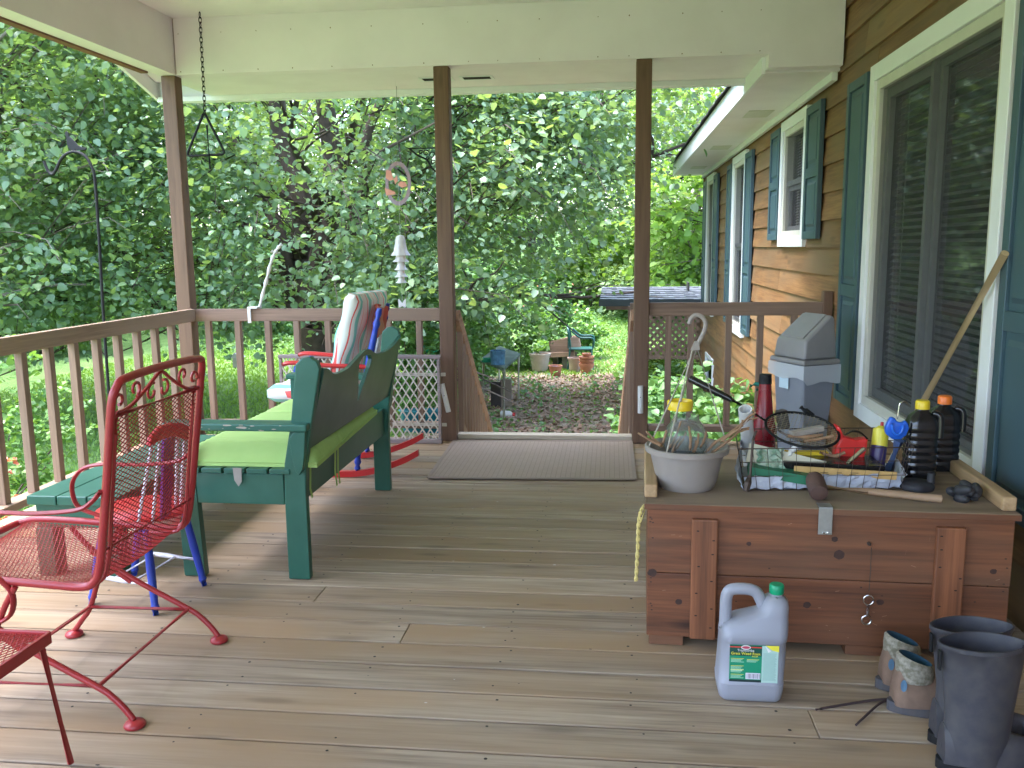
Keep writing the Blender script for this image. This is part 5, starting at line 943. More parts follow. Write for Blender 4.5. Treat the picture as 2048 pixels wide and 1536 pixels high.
mb = MB(); mb.lathe([(.001, 0), (.0135, 0)], ((lx0 + lm) / 2, yl - .002, .1692), axis=(0, -1, 0), n=28, sx=1, sy=.52, cap=False); mb.build('oval_emblem', M_PVC, LB)
mb = MB(); mb.lathe([(.001, 0), (.011, 0)], ((lx0 + lm) / 2, yl - .0024, .1692), axis=(0, -1, 0), n=28, sx=1, sy=.36, cap=False); mb.build('oval_emblem_band', flatm('emblem_red', (.5, .05, .1)), LB)
RX = (math.radians(90), 0, 0); cxl = (lx0 + lm) / 2
text('TripleStrike', .0098, (cxl, yl - .0012, .1595), RX, M_PVC, LB, 'label_lettering'); text('Grass Weed Root', .0110, (cxl, yl - .0012, .1500), RX, flatm('lettering_yellow', (.85, .80, .05)), LB, 'label_lettering'); text('KILLER', .0055, (cxl + .026, yl - .0012, .1425), RX, flatm('lettering_yellow_b', (.85, .80, .05)), LB, 'label_lettering')
# ================================================================ boots and shoes
def wellie(label, cx, cy, h):
    t = thing('rubber_boot', label, 'boot', (cx, cy, 0), 0, 'rubber boots'); n = 36; mb = MB()
    def el(z, rx, ry, ox=0, oy=0, w=0): return [(cx + ox + rx * math.cos(a), cy + oy + ry * math.sin(a) * (1 - .12 * math.cos(2 * a)), z + w * math.cos(a)) for a in [i * 6.28318 / n for i in range(n)]]
    R = [el(.030, .078, .045, .0), el(.06, .080, .046), el(.10, .078, .046, .002), el(.16, .080, .047, .004), el(.22, .086, .048, .004), el(.28, .094, .050, .002), el(h - .012, .100, .052, 0, 0, .004), el(h - .010, .1025, .0545, 0, 0, .004), el(h, .1025, .0545, 0, 0, .004), el(h + .0005, .0985, .0505, 0, 0, .004), el(h - .03, .094, .046, 0, 0, .004), el(.20, .082, .040), el(.12, .07, .036)]
    V = [p for r in R for p in r]; mb.add(V, [(i * n + j, i * n + (j + 1) % n, (i + 1) * n + (j + 1) % n, (i + 1) * n + j) for i in range(len(R) - 1) for j in range(n)] + [tuple((len(R) - 1) * n + j for j in range(n))]); mb.build('shaft', M_RUB, t, smooth=True)
    mb = MB(); ft_ = []
    for k in range(13):
        s = k / 12; x = cx - .079 + s * .29; wy = .040 * (math.sin(math.pi * min(1, s * 1.15 + .12)) ** .5 if s < .8 else max(.05, 1 - ((s - .8) / .22) ** 2) ** .5) + .004; hz = (.12 if s < .3 else .12 - (s - .3) * .10); hz *= (1 if s < .9 else .6)
        ft_.append([(x, cy + wy * math.cos(a), .026 + max(0, math.sin(a)) * hz * .8 + min(0, math.sin(a)) * .004) for a in [i * 6.28318 / 20 for i in range(20)]])
    loft2(mb, ft_); mb.build('foot_part', M_RUB, t, smooth=True)
    mb = MB(); mb.plate([(cx + .065 + .155 * math.cos(a) * (1 if math.cos(a) > 0 else 1.0), cy + .052 * math.sin(a)) for a in [i * 6.28318 / 28 for i in range(28)]], th=.026, fn=lambda u, v, w_: (u, v, .0135 + w_)); mb.build('sole', M_BLACK, t, bevel=.004)
    mb = MB(); mb.obx((cx - .101, cy - .012, h - .045), (.006, .016, .05), (0, -.03, 0)); mb.build('pull_tab', M_BLACK, t, bevel=.002); return t
def loft2(mb, rings):
    n = len(rings[0]); mb.add([p for r in rings for p in r], [(i * n + j, i * n + (j + 1) % n, (i + 1) * n + (j + 1) % n, (i + 1) * n + j) for i in range(len(rings) - 1) for j in range(n)] + [tuple(range(n))[::-1], tuple((len(rings) - 1) * n + j for j in range(n))])
wellie('tall grey rubber boot in front, nearest the camera', .903, 2.125, .335); wellie('tall grey rubber boot behind the nearer one', .925, 2.245, .325)
M_SUE = plain('tan_suede', (.21, .135, .090), .9, c2=(.13, .09, .065), scale=22, amt=.7); M_CAMO = plain('camouflage_cloth', (.15, .14, .09), .85, c2=(.34, .31, .25), scale=75, amt=1.0); M_TEAL = plain('teal_lining', (.015, .06, .10), .85)
def hike(label, x0, yc):
    t = thing('hiking_boot', label, 'boot', (x0, yc, 0), 0, 'hiking boots'); R = []; prof_ = [(0, .030, .10), (.010, .040, .145), (.03, .044, .15), (.06, .046, .128), (.09, .046, .112), (.13, .047, .105), (.17, .050, .085), (.22, .052, .066), (.26, .046, .055), (.285, .028, .04)]
    for x, wy, hz in prof_: R.append([(x0 + x, yc + wy * math.cos(a) * (1 - .25 * max(0, math.sin(a))), .026 + (max(0, math.sin(a)) ** .7 * (hz - .026)) + (x * .02)) for a in [i * 6.28318 / 24 for i in range(24)]])
    mb = MB(); loft2(mb, R); mb.build('upper', M_SUE, t, smooth=True)
    mb = MB(); n = 26; P = [[(x0 + .055 + rx * math.cos(a), yc + ry * math.sin(a), z + .016 * (-math.cos(a)) * (z > .1)) for a in [i * 6.28318 / n for i in range(n)]] for rx, ry, z in ((.050, .042, .095), (.052, .043, .125), (.050, .042, .150), (.044, .036, .156), (.038, .030, .150), (.036, .028, .12))]
    V = [p for r in P for p in r]; mb.add(V, [(i * n + j, i * n + (j + 1) % n, (i + 1) * n + (j + 1) % n, (i + 1) * n + j) for i in range(3) for j in range(n)]); mb.build('collar', M_CAMO, t, smooth=True)
    mb = MB(); mb.add([p for r in P[3:] for p in r], [(i * n + j, i * n + (j + 1) % n, (i + 1) * n + (j + 1) % n, (i + 1) * n + j) for i in range(2) for j in range(n)] + [tuple(2 * n + j for j in range(n))]); mb.build('lining', M_TEAL, t, smooth=True)
    mb = MB(); mb.plate([(x0 + .14 + .155 * math.cos(a), yc + .050 * math.sin(a) * (1 + .1 * math.cos(a))) for a in [i * 6.28318 / 28 for i in range(28)]], th=.030, fn=lambda u, v, w_: (u, v, .0155 + w_)); mb.build('sole', plain('dark_sole', (.06, .06, .07), .8, c2=(.12, .10, .08), scale=30), t, bevel=.006)
    mb = MB(); mb.lathe([(.001, 0), (.014, .001)], (x0 + .015, yc - .0405, .092), axis=(-.15, -1, .1), n=16, sx=.6, sy=1.2, cap=False); mb.build('blue_patch', flatm('patch_blue', (.08, .16, .24)), t); return t
hike('tan suede hiking boot with camouflage collar, the nearer one', pz(1781, 1420).x + .005, 2.40); hike('tan suede hiking boot with camouflage collar, farther back', pz(1772, 1400).x + .005, 2.525)
for lab_, P in (('dark brown leather lace trailing left on the deck', ((1632, 1419), (1690, 1409), (1740, 1401), (1778, 1398))), ('dark brown leather lace trailing toward the camera', ((1712, 1450), (1735, 1428), (1758, 1408), (1775, 1400)))):
    q = [pz(a, b, .006) for a, b in P]; t = thing('boot_lace', lab_, 'lace', tuple(q[0]), 0, 'boot laces on the deck'); mb = MB(); mb.tube(smoothpts(q, 4), .0035, 6); mb.build('lace_strand', plain('dark_lace', (.05, .03, .03), .7), t, smooth=True)
# ================================================================ yard
G = -1.2
def potlathe(nm, lab, x, y, r, h, mat, inner, tilt=0, rim=.12, z=G, group='flower pots in the yard'):
    t = thing('flower_pot', lab, 'pot', (x, y, z), 0, group); mb = MB(); mb.lathe([(r * .1, 0), (r * .70, 0), (r * .93, h * (1 - rim)), (r, h * (1 - rim)), (r * 1.03, h), (r * .92, h), (r * .86, h * .82), (r * .1, h * .8)], (x, y, z - .01), n=28, axis=(0, 0, 1)); mb.build('pot_body', mat, t, smooth=True)
    mb = MB(); mb.lathe([(.01, 0), (r * .85, 0)], (x, y, z + h * .83), n=20, cap=False); mb.build('pot_soil', inner, t); return t
def gp(px_, py_): return pz(px_, py_, G)
a = gp(1078, 740); potlathe('', 'big pale flower pot with dark soil behind the small clay pot', a.x + .02, a.y, .22, .36, M_CLAYW, M_SOIL)
a = gp(1111, 751); potlathe('', 'small clay pot with a blue inside at the front of the pots', a.x, a.y, .135, .21, M_TERRA, flatm('blue_glaze', (.03, .06, .16)))
a = gp(1150, 741); potlathe('', 'pale pink pot next to the stacked clay pots', a.x, a.y, .15, .28, plain('pinkish_pot', (.45, .33, .28), .8), M_SOIL)
a = gp(1118, 733); potlathe('', 'wide black plastic pot behind the small clay pot', a.x, a.y + .6, .22, .22, M_BLK, M_SOIL)
a = gp(1173, 745)
for k in range(4): potlathe('', ['lowest clay pot of the stack', 'second clay pot up in the stack', 'third clay pot up in the stack', 'topmost upside-down clay pot of the stack'][k], a.x, a.y, .150 - .01 * (k == 3) - (.05 if k == 3 else 0), .20 if k == 0 else .10, M_TERRA, M_SOIL, z=G + (0, .17, .235, .30)[k], rim=.3)
PCx, PCy = gp(1162, 735).x, 18.0
PC = thing('plastic_chair', 'dark green plastic garden chair beside the flower pots', 'chair', (PCx, PCy, G)); M_PG = plain('dark_green_plastic', (.012, .085, .075), .4)
for sx_, sy_ in ((-1, -1), (1, -1), (-1, 1), (1, 1)): mb = MB(); mb.tube([(PCx + sx_ * .26, PCy + sy_ * .24, G), (PCx + sx_ * .21, PCy + sy_ * .20, G + .42)], [.022, .03], 8); mb.build('leg', M_PG, PC, smooth=True)
mb = MB(); mb.bx((PCx - .24, PCy - .23, G + .40), (PCx + .24, PCy + .23, G + .43)); mb.build('seat', M_PG, PC, bevel=.01)
for s in (-1, 1):
    mb = MB(); mb.tube(smoothpts([(PCx + .25, PCy + s * .24, G + .42), (PCx + .25, PCy + s * .25, G + .64), (PCx + .0, PCy + s * .25, G + .66), (PCx - .18, PCy + s * .22, G + .80)], 4), .022, 8); mb.build('arm', M_PG, PC, smooth=True)
mb = MB(); mb.tube(smoothpts([(PCx - .20, PCy - .22, G + .42), (PCx - .24, PCy - .22, G + .76), (PCx - .27, PCy - .1, G + .86), (PCx - .27, PCy + .1, G + .86), (PCx - .24, PCy + .22, G + .76), (PCx - .20, PCy + .22, G + .42)], 4), .025, 8)
for k in range(-2, 3): mb.bx((PCx - .262, PCy + k * .08 - .025, G + .43), (PCx - .248, PCy + k * .08 + .025, G + .85))
mb.build('backrest', M_PG, PC, smooth=True)
for lab_, c, s_, r_z in (('tan wooden planter box tilted on top of the pile beside the plastic chair', py(1130, 689, 18.2), (.62, .24, .26), -.2), ('grey weathered planter tray under the tan planter box', py(1110, 708, 18.0), (.80, .3, .10), -.05)):
    t = thing('planter_box', lab_, 'planter', tuple(c), 0, 'planter boxes'); mb = MB(); 
    mt = wood('planter_wood_%d' % int(c.z * 100), (.30, .19, .13), (.46, .32, .24), 'x', .8)
    Rm = Matrix.Rotation(r_z, 3, 'Y'); 
    for dy in (-1, 1): mb.obx(c + Rm @ Vector((0, dy * s_[1] / 2, 0)), (s_[0], .02, s_[2]), (0, r_z, 0))
    for dx_ in (-1, 1): mb.obx(c + Rm @ Vector((dx_ * s_[0] / 2, 0, 0)), (.02, s_[1] - .03, s_[2]), (0, r_z, 0))
    mb.obx(c - Rm @ Vector((0, 0, s_[2] / 2 - .01)), (s_[0] - .03, s_[1] - .03, .02), (0, r_z, 0)); mb.build('box_boards', mt, t, bevel=.004)
    mb = MB(); mb.obx(c + Rm @ Vector((0, 0, s_[2] * .2)), (s_[0] - .04, s_[1] - .04, .01), (0, r_z, 0)); mb.build('box_soil', M_SOIL, t)
    for dx_ in (-.2, .2): mb = MB(); mb.bx((c.x + dx_ - .05, c.y - .08, G), (c.x + dx_ + .05, c.y + .08, c.z - s_[2] / 2 - abs(math.sin(r_z)) * .12)); mb.build('support_block', M_BARK2, t)
YT = thing('yard_table', 'small weathered outdoor table with pale thin legs beyond the stairs', 'table', (-1.65, 13.2, G)); fa, fb, fc = gp(1008, 842), gp(1037, 802), gp(967, 816); fd = fb + (fc - fa)
zt = py(1005, 737, fa.y).z; M_TL = plain('pale_leg_wood', (.50, .47, .36), .8, c2=(.36, .34, .26), scale=10); M_TT = wood('grey_green_top', (.07, .10, .08), (.17, .21, .18), 'x', .95)
for q in (fa, fb, fc, fd): mb = MB(); mb.tube([(q.x, q.y, G), (q.x * .995, q.y, zt - .02)], .026, 8); mb.build('leg', M_TL, YT, smooth=True)
mb = MB(); e = .06; cc = (fa + fb + fc + fd) / 4; Q = [q + (q - cc).normalized() * e for q in (fa, fb, fd, fc)]; mb.add([(q.x, q.y, zt - .03) for q in Q] + [(q.x, q.y, zt + .015) for q in Q], [(3, 2, 1, 0), (4, 5, 6, 7), (0, 1, 5, 4), (1, 2, 6, 5), (2, 3, 7, 6), (3, 0, 4, 7)]); mb.build('table_top', M_TT, YT, bevel=.004)
c = py(996, 737, fa.y + .35); t = thing('blue_bucket', 'light blue patterned tin bucket on the yard table', 'bucket', tuple(c)); mb = MB(); mb.lathe([(.08, .0), (.105, .0), (.112, .20), (.117, .205), (.105, .205), (.10, .02), (.02, .02)], (c.x, c.y, zt + .016), n=28); mb.build('bucket_body', plain('pale_blue_enamel', (.16, .36, .58), .4, c2=(.05, .12, .25), scale=14, amt=.9), t, smooth=True)
c2_ = py(975, 738, fa.y + .6); t = thing('green_trowel_pot', 'bright green plastic dish on the yard table beside the bucket', 'dish', tuple(c2_)); mb = MB(); mb.lathe([(.02, 0), (.07, .0), (.09, .05), (.085, .055), (.06, .01)], (c2_.x, c2_.y, zt + .016), n=20, sx=1.2); mb.build('dish_body', flatm('emerald_plastic', (.02, .30, .18)), t, smooth=True)
for lab_, pxx, w_, h_, c_ in (('dark standing board behind the yard table legs', 992, .16, .42, (.06, .05, .05)), ('grey weathered board behind the yard table', 1012, .18, .46, (.28, .23, .19))):
    q = gp(pxx, 817); t = thing('standing_board', lab_, 'board', tuple(q), 0, 'boards under the yard table'); mb = MB(); mb.bx((q.x - w_ / 2, q.y, G - .02), (q.x + w_ / 2, q.y + .03, G + h_)); mb.build('board_plank', plain('board_%d' % pxx, c_, .9, bstr=.3), t, bevel=.003)
q = gp(1015, 836); t = thing('white_bottle', 'white plastic bottle with a red end lying on the ground by the yard table', 'bottle', tuple(q)); mb = MB(); mb.lathe([(.02, 0), (.055, .005), (.055, .14), (.03, .17), (.02, .19)], (q.x - .1, q.y, G + .055), axis=(1, -.1, 0), n=20); mb.build('bottle_body', M_PVC, t, smooth=True); mb = MB(); mb.lathe([(.03, .18), (.032, .215), (.01, .22)], (q.x - .1, q.y, G + .055), axis=(1, -.1, 0), n=16); mb.build('cap', M_REDP, t, smooth=True)
t = thing('green_tarp', 'bright green tarp hanging behind the bushes past the middle post', 'tarp', (-2.6, 13.5, G)); mb = MB(); a, b, c, d = py(838, 652, 13.5), py(925, 652, 13.5), py(925, 722, 13.5), py(838, 722, 13.5); random.seed(2); sheet(mb, a, b, c, d, 20, 10, .02); mb.build('tarp_sheet', plain('tarp_green', (.02, .32, .17), .5), t, smooth=True); mb = MB(); mb.tube([(a.x, 13.52, G), (a.x, 13.52, a.z + .02)], .02, 6); mb.tube([(b.x, 13.52, G), (b.x, 13.52, a.z + .02)], .02, 6); mb.tube([(a.x - .05, 13.52, a.z + .01), (b.x + .05, 13.52, a.z + .01)], .02, 6); mb.build('support_frame', M_GALV, t)
t = thing('bird_house', 'small white and brown bird house on a thin pole on the lawn', 'bird house', (-7.1, 16, G)); c = py(475, 722, 16.0); mb = MB(); mb.tube([(c.x, 16, G - .02), (c.x, 16, c.z - .1)], .016, 6); mb.build('pole', M_BARK, t); mb = MB(); mb.bx((c.x - .07, 15.93, c.z - .12), (c.x + .07, 16.07, c.z + .08)); mb.lathe([(.001, 0), (.022, 0)], (c.x, 15.925, c.z), axis=(0, -1, 0), n=14, cap=False); mb.build('box', plain('bird_house_paint', (.50, .48, .46), .7), t, bevel=.004); mb = MB(); mb.add([(c.x - .12, 15.88, c.z + .07), (c.x + .12, 15.88, c.z + .07), (c.x, 15.88, c.z + .17), (c.x - .12, 16.12, c.z + .07), (c.x + .12, 16.12, c.z + .07), (c.x, 16.12, c.z + .17)], [(0, 1, 2), (5, 4, 3), (0, 3, 4, 1), (1, 4, 5, 2), (2, 5, 3, 0)]); mb.build('roof', plain('pale_roof', (.6, .6, .6), .6), t)
# lean-to shed at the far end of the house
SD = thing('lean_to_shed', 'low shed with black shingled roof at the far end of the house', 'shed', (.8, 16, G)); Yd = 14.6; zr = py(1300, 600, Yd).z; x0, x1 = py(1200, 600, Yd).x, 1.9; zb_ = py(1300, 574, Yd + 2.6).z
mb = MB(); rows = 7; random.seed(6)
for r in range(rows):
    ya, yb_ = Yd + r * 2.6 / rows, Yd + (r + 1) * 2.6 / rows; za, zb2 = zr + (zb_ - zr) * r / rows, zr + (zb_ - zr) * (r + 1) / rows; n = 22
    for k in range(n):
        xa_, xb_ = x0 + (x1 - x0) * k / n, x0 + (x1 - x0) * (k + 1) / n; j = random.uniform(0, .012); mb.add([(xa_, ya - .01, za + .012 + j), (xb_, ya - .01, za + .012 + j), (xb_, yb_ + .03, zb2 + .004), (xa_, yb_ + .03, zb2 + .004), (xa_, ya - .01, za - .004), (xb_, ya - .01, za - .004)], [(0, 1, 2, 3), (0, 4, 5, 1)])
mb.build('shingle_roof', plain('wet_shingles', (.10, .11, .125), .55, c2=(.04, .045, .05), scale=20, bstr=.5), SD)
mb = MB(); mb.bx((x0 - .02, Yd - .03, zr - .10), (x1, Yd - .012, zr + .008)); mb.build('fascia', flatm('slate_fascia', (.055, .075, .085)), SD)
mb = MB(); mb.bx((x1 - .5, Yd + .1, G), (x1 - .4, Yd + .2, zr - .02)); mb.bx((x0 + .1, Yd + .02, zr - .16), (x1, Yd + .09, zr - .04)); mb.build('frame_timber', M_POST if False else W_RAILX, SD, bevel=.004)
b_ = py(1402, 572, Yd + 1.6); t = thing('roof_box', 'small dark box lying on the black shed roof', 'box', tuple(b_)); mb = MB(); zt_ = zr + (zb_ - zr) * 1.6 / 2.6; mb.bx((b_.x - .22, Yd + 1.4, zt_ + .02), (1.36, Yd + 1.8, zt_ + .17)); mb.build('box_body', flatm('dark_box', (.03, .026, .024)), t, bevel=.01)
LA = thing('lattice_panel', 'brown wooden lattice panel beyond the short railing under the shed', 'lattice', (.95, 14.2, G)); xa, xb = py(1262, 660, 14.1).x, 1.38; zt_, zl = py(1340, 612, 14.1).z, py(1340, 712, 14.1).z
mb = MB(); Wl, Hl = xb - xa, zt_ - zl
for sg in (1, -1):
    s0 = -Wl
    while s0 < Hl:
        a, b = max(0, -s0), min(Wl, Hl - s0)
        if b - a > .02: f1 = lambda w_: (xa + (w_ if sg > 0 else Wl - w_), 14.1 + sg * .008, zl + s0 + w_); mb.bar(f1(a), f1(b), .042, .010, up=(0, 1, 0))
        s0 += .115
mb.build('lattice_slats', W_BAL, LA)
mb = MB(); mb.bx((xa - .02, 14.07, zt_), (xb, 14.14, zt_ + .05)); mb.bx((xa - .05, 14.07, G), (xa - .0, 14.14, zt_)); mb.bx((xa, 14.07, zl - .05), (xb, 14.14, zl)); mb.build('lattice_frame', W_BAL, LA)
# ================================================================ trees and plants
L_MAIN = leafmat('main_tree_leaf', [(.145, .245, .145), (.21, .33, .195), (.165, .28, .17), (.28, .40, .16)], .36, .42, .6)
L_LIME = leafmat('spring_leaf', [(.17, .29, .07), (.27, .42, .10), (.22, .36, .08)], .55, .45)
L_DARK = leafmat('shade_leaf', [(.11, .22, .09), (.16, .31, .10), (.21, .37, .10)], .45, .35)
L_PINE = leafmat('pine_needle', [(.16, .27, .12), (.25, .37, .15)], .6, .25)
L_BUSH = leafmat('bush_leaf', [(.09, .20, .07), (.16, .32, .09), (.23, .40, .11)], .42, .3)
L_GRASS = leafmat('grass_blade', [(.14, .27, .05), (.22, .38, .08), (.28, .44, .10)], .6, .35)
L_WEED = leafmat('weed_leaf', [(.11, .24, .09), (.19, .36, .12)], .5, .3)
L_DRY = leafmat('dry_leaf', [(.28, .17, .11), (.42, .30, .21), (.20, .12, .08), (.48, .39, .31)], .8, .05)
L_PINK = leafmat('azalea_bloom', [(.75, .22, .22), (.80, .36, .22), (.75, .22, .42)], .5, .3)
def wob(p, q, k, a, sag=0):
    p = Vector(p); q = Vector(q); L = (q - p).length; out = []
    for i in range(k + 1):
        t = i / k; o = Vector((random.uniform(-1, 1), random.uniform(-1, 1), random.uniform(-.6, .6))) * a * L * (0 if i in (0,) else 1)
        out.append(p.lerp(q, t) + o + Vector((0, 0, sag * math.sin(math.pi * t * .5) * t)))
    return smoothpts(out, 3)
def crown_points(n, c, r, r_, inner=.45, hollow=None, zmin=None):
    out = []
    while len(out) < n:
        v = r_.normal(0, 1, 3); v /= np.linalg.norm(v); k = inner + (1 - inner) * r_.uniform() ** .6
        p = np.array(c) + v * k * np.array(r) * (1 + .12 * math.sin(v[0] * 7) + .1 * math.sin(v[2] * 9 + 1))
        if zmin is not None and p[2] < zmin(p[0], p[1]): continue
        if math.sin(p[0] * 1.5 + 1) * math.sin(p[1] * 1.2) * math.sin(p[2] * 1.9 + 2) > .22: continue
        out.append(p)
    return np.array(out)
def make_tree(name, label, cat, base, trunk, limbs, crowns, leaf, bark, nper=40, spread=.7, size=.1, seed=1, group=None, wide=True, droop=.35, twigs=True, rmul=1):
    t = thing(name, label, cat, base, 0, group); r_ = np.random.default_rng(seed)
    mb = MB()
    for pts, r0, r1 in trunk: k = len(pts); mb.tube(pts, [r0 + (r1 - r0) * i / (k - 1) for i in range(k)], 10)
    for pts, r0, r1 in limbs: k = len(pts); mb.tube(pts, [r0 + (r1 - r0) * (i / (k - 1)) for i in range(k)], 6)
    Cs = []; Os = []; b = np.array(base) + np.array([0, 0, 2.5])
    for c, r, n, zm in crowns:
        P = crown_points(n, c, r, r_, zmin=zm); O = P - b; O[:, 2] *= .25; O /= np.linalg.norm(O, axis=1, keepdims=True); O += r_.normal(0, .35, O.shape); O /= np.linalg.norm(O, axis=1, keepdims=True)
        Cs.append(P); Os.append(O)
    Cs = np.concatenate(Cs); Os = np.concatenate(Os)
    if twigs:
        for i in range(0, len(Cs), 3):
            p = Vector(Cs[i]); o = Vector(Os[i]); mb.tube([p - o * spread * 1.6 + Vector((0, 0, -.05)), p - o * .3 * spread + Vector((random.uniform(-.08, .08), 0, .04)), p + o * spread * .6, p + o * spread - Vector((0, 0, droop * spread))], [.014 * rmul, .010 * rmul, .006 * rmul, .003 * rmul], 3)
    mb.build('trunk', bark, t, smooth=True)
    P, f, u, s = sprays(Cs, Os, nper, spread, size, droop, seed)
    leafmesh('crown', P, f, u, s, leaf, t, wide, base); return t
# main tree: several stems from one base, long low limbs
random.seed(11); B = Vector((-5.25, 15.0, -1.2)); F0 = B + Vector((.05, 0, 1.15))
trunk = [(wob(B - Vector((0, 0, .15)), F0, 3, .03), .42, .31),
         (wob(F0, B + Vector((-.55, .3, 6.5)), 5, .03), .27, .10), (wob(F0, B + Vector((.45, .2, 7.5)), 5, .03), .25, .09),
         (wob(F0 + Vector((-.1, 0, -.3)), B + Vector((-1.5, -.2, 5.5)), 5, .04), .17, .06), (wob(F0 + Vector((.1, 0, -.35)), B + Vector((1.6, -.3, 5.2)), 5, .04), .17, .06)]
limbs = []
for (dx, dy, dz, z0, r) in [(-6.5, -2.5, 2.2, 1.7, .085), (-7.5, -.5, 1.0, 2.0, .08), (-5.5, -3.5, .9, 1.4, .07), (5.0, -2.5, 3.0, 1.6, .10), (6.5, -2.0, 2.0, 2.2, .085), (3.8, -3.4, 1.0, 1.1, .07),
                            (5.8, .5, .6, 1.4, .07), (-3.5, -3.8, 2.8, 2.4, .07), (2.0, -4.0, 2.2, 2.0, .07), (-8, 1.0, 3.4, 2.5, .08), (7, .5, 4.2, 3.0, .09), (-4.5, -3.0, 4.4, 3.2, .07), (4.0, -3.0, 4.6, 3.2, .08),
                            (-6.0, -3.6, -.3, 1.5, .055), (-7.5, -2.0, -.2, 1.9, .05), (1.0, -4.2, 3.6, 3.0, .06), (3.2, -3.8, -.1, 1.3, .05)]:
    p = B + Vector((.1 * np.sign(dx), 0, z0)); q = B + Vector((dx, dy, z0 + dz)); pts = wob(p, q, 6, .035, -.3); limbs.append((pts, r, .02))
    for k in range(7):
        i = random.randint(4, len(pts) - 3); a = pts[i]; e = a + Vector((random.uniform(-1.4, 1.4), random.uniform(-1.5, .6), random.uniform(-.5, .9))) * random.uniform(.6, 1.3) + (q - p).normalized() * .8
        limbs.append((wob(a, e, 3, .07, -.2), .026, .006))
def zm_main(x, y):
    s = (x + 5.25)
    if abs(x + .36 * (y - 0) + .05) < .55 and -.2 < y - 12 < 3 and random.random() < .0: return 9
    if y < 14.6 and abs(x / y + .36) < .036 and random.random() < .8: return 5.0
    return (.42 + .22 * math.sin(x * 1.7) + (max(0, s) * .02) + (max(0, x + 1.8) * .9 if x > -1.8 else 0) + (.35 if y > 14 else 0))
make_tree('large_tree', 'large spreading broadleaf tree behind the rear railing with dark forked trunk and low limbs', 'tree', tuple(B), trunk, limbs,
          [((-5.6, 13.6, 3.6), (6.6, 3.4, 4.6), 1750, zm_main), ((-3.0, 11.6, 2.6), (4.0, 1.6, 2.8), 330, zm_main), ((-.9, 11.8, 4.6), (2.2, 1.3, 2.4), 150, zm_main), ((-8.5, 12, 2.2), (3.2, 2.2, 2.6), 330, zm_main)],
          L_MAIN, M_BARK, 48, .78, .088, 3)
# tree close to the left railing
random.seed(5); B2 = Vector((-9.2, 10.2, -1.2))
make_tree('leaning_tree', 'leafy tree left of the deck with low bare branches crossing behind the tall garden hook', 'tree', tuple(B2),
          [(wob(B2, B2 + Vector((-.3, .2, 5.5)), 4, .04), .22, .08)], [(wob(B2 + Vector((0, 0, 1 + .4 * k)), B2 + Vector((random.uniform(1.2, 3.6), random.uniform(-2.2, 1.6), 1.0 + .55 * k)), 5, .05), .05, .012) for k in range(8)],
          [((-8.4, 10.0, 3.6), (2.9, 2.6, 3.6), 620, lambda x, y: .15 + .2 * math.sin(x * 2))], L_MAIN, M_BARK2, 32, .65, .095, 8)
# trees beyond
specs = [(-15, 24, 9, 5.0, 'L', 'tall bright green tree at the far left beyond the lawn'), (-11.0, 27, 10, 5.0, 'D', 'dark leafy tree behind the big tree on the left'), (-7.0, 30, 11, 5.2, 'L', 'yellow green tree seen through the gap left of the dark trunk'),
         (-2.8, 29, 10, 4.4, 'D', 'dark green tree standing behind the middle porch post'), (.4, 34, 12, 4.6, 'P', 'soft green pine seen between the posts beyond the clearing'), (2.6, 29, 9, 3.4, 'P', 'pale green pine just left of the house eave'),
         (3.6, 24, 6.5, 2.6, 'L', 'bright green maple seen past the far end of the house'), (-18, 17, 8, 4.2, 'D', 'shady tree at the left edge of the picture'), (6.5, 38, 13, 5, 'D', 'tall woodland tree above the roof corner'), (-22, 30, 12, 6, 'L', 'broad tree at the far left back of the lawn')]
for i, (x, y, h, rr, k, lab) in enumerate(specs):
    random.seed(50 + i); zb = ground_z(x, y) - .1; b = Vector((x, y, zb))
    lm = {'L': L_LIME, 'D': L_DARK, 'P': L_PINE}[k]
    lb = [(wob(b + Vector((0, 0, 1.2 + q * h * .08)), b + Vector((math.cos(q * 2.4) * rr * .8, math.sin(q * 2.4) * rr * .8, 2 + q * h * .09)), 3, .05), .06, .015) for q in range(8)]
    make_tree('woodland_tree', lab, 'tree', tuple(b), [(wob(b, b + Vector((random.uniform(-.4, .4), 0, h * .9)), 5, .02), .17 if k != 'P' else .13, .04)], lb,
              [((x, y, zb + h * .56), (rr, rr * .8, h * .5), 300 if k != 'P' else 380, (lambda X, Y, zb=zb: zb + .9))], lm, M_BARK2 if k == 'P' else M_BARK, 34, 1.0, .19 if k != 'P' else .13, 60 + i, 'trees beyond the clearing', k != 'P', rmul=1.6)
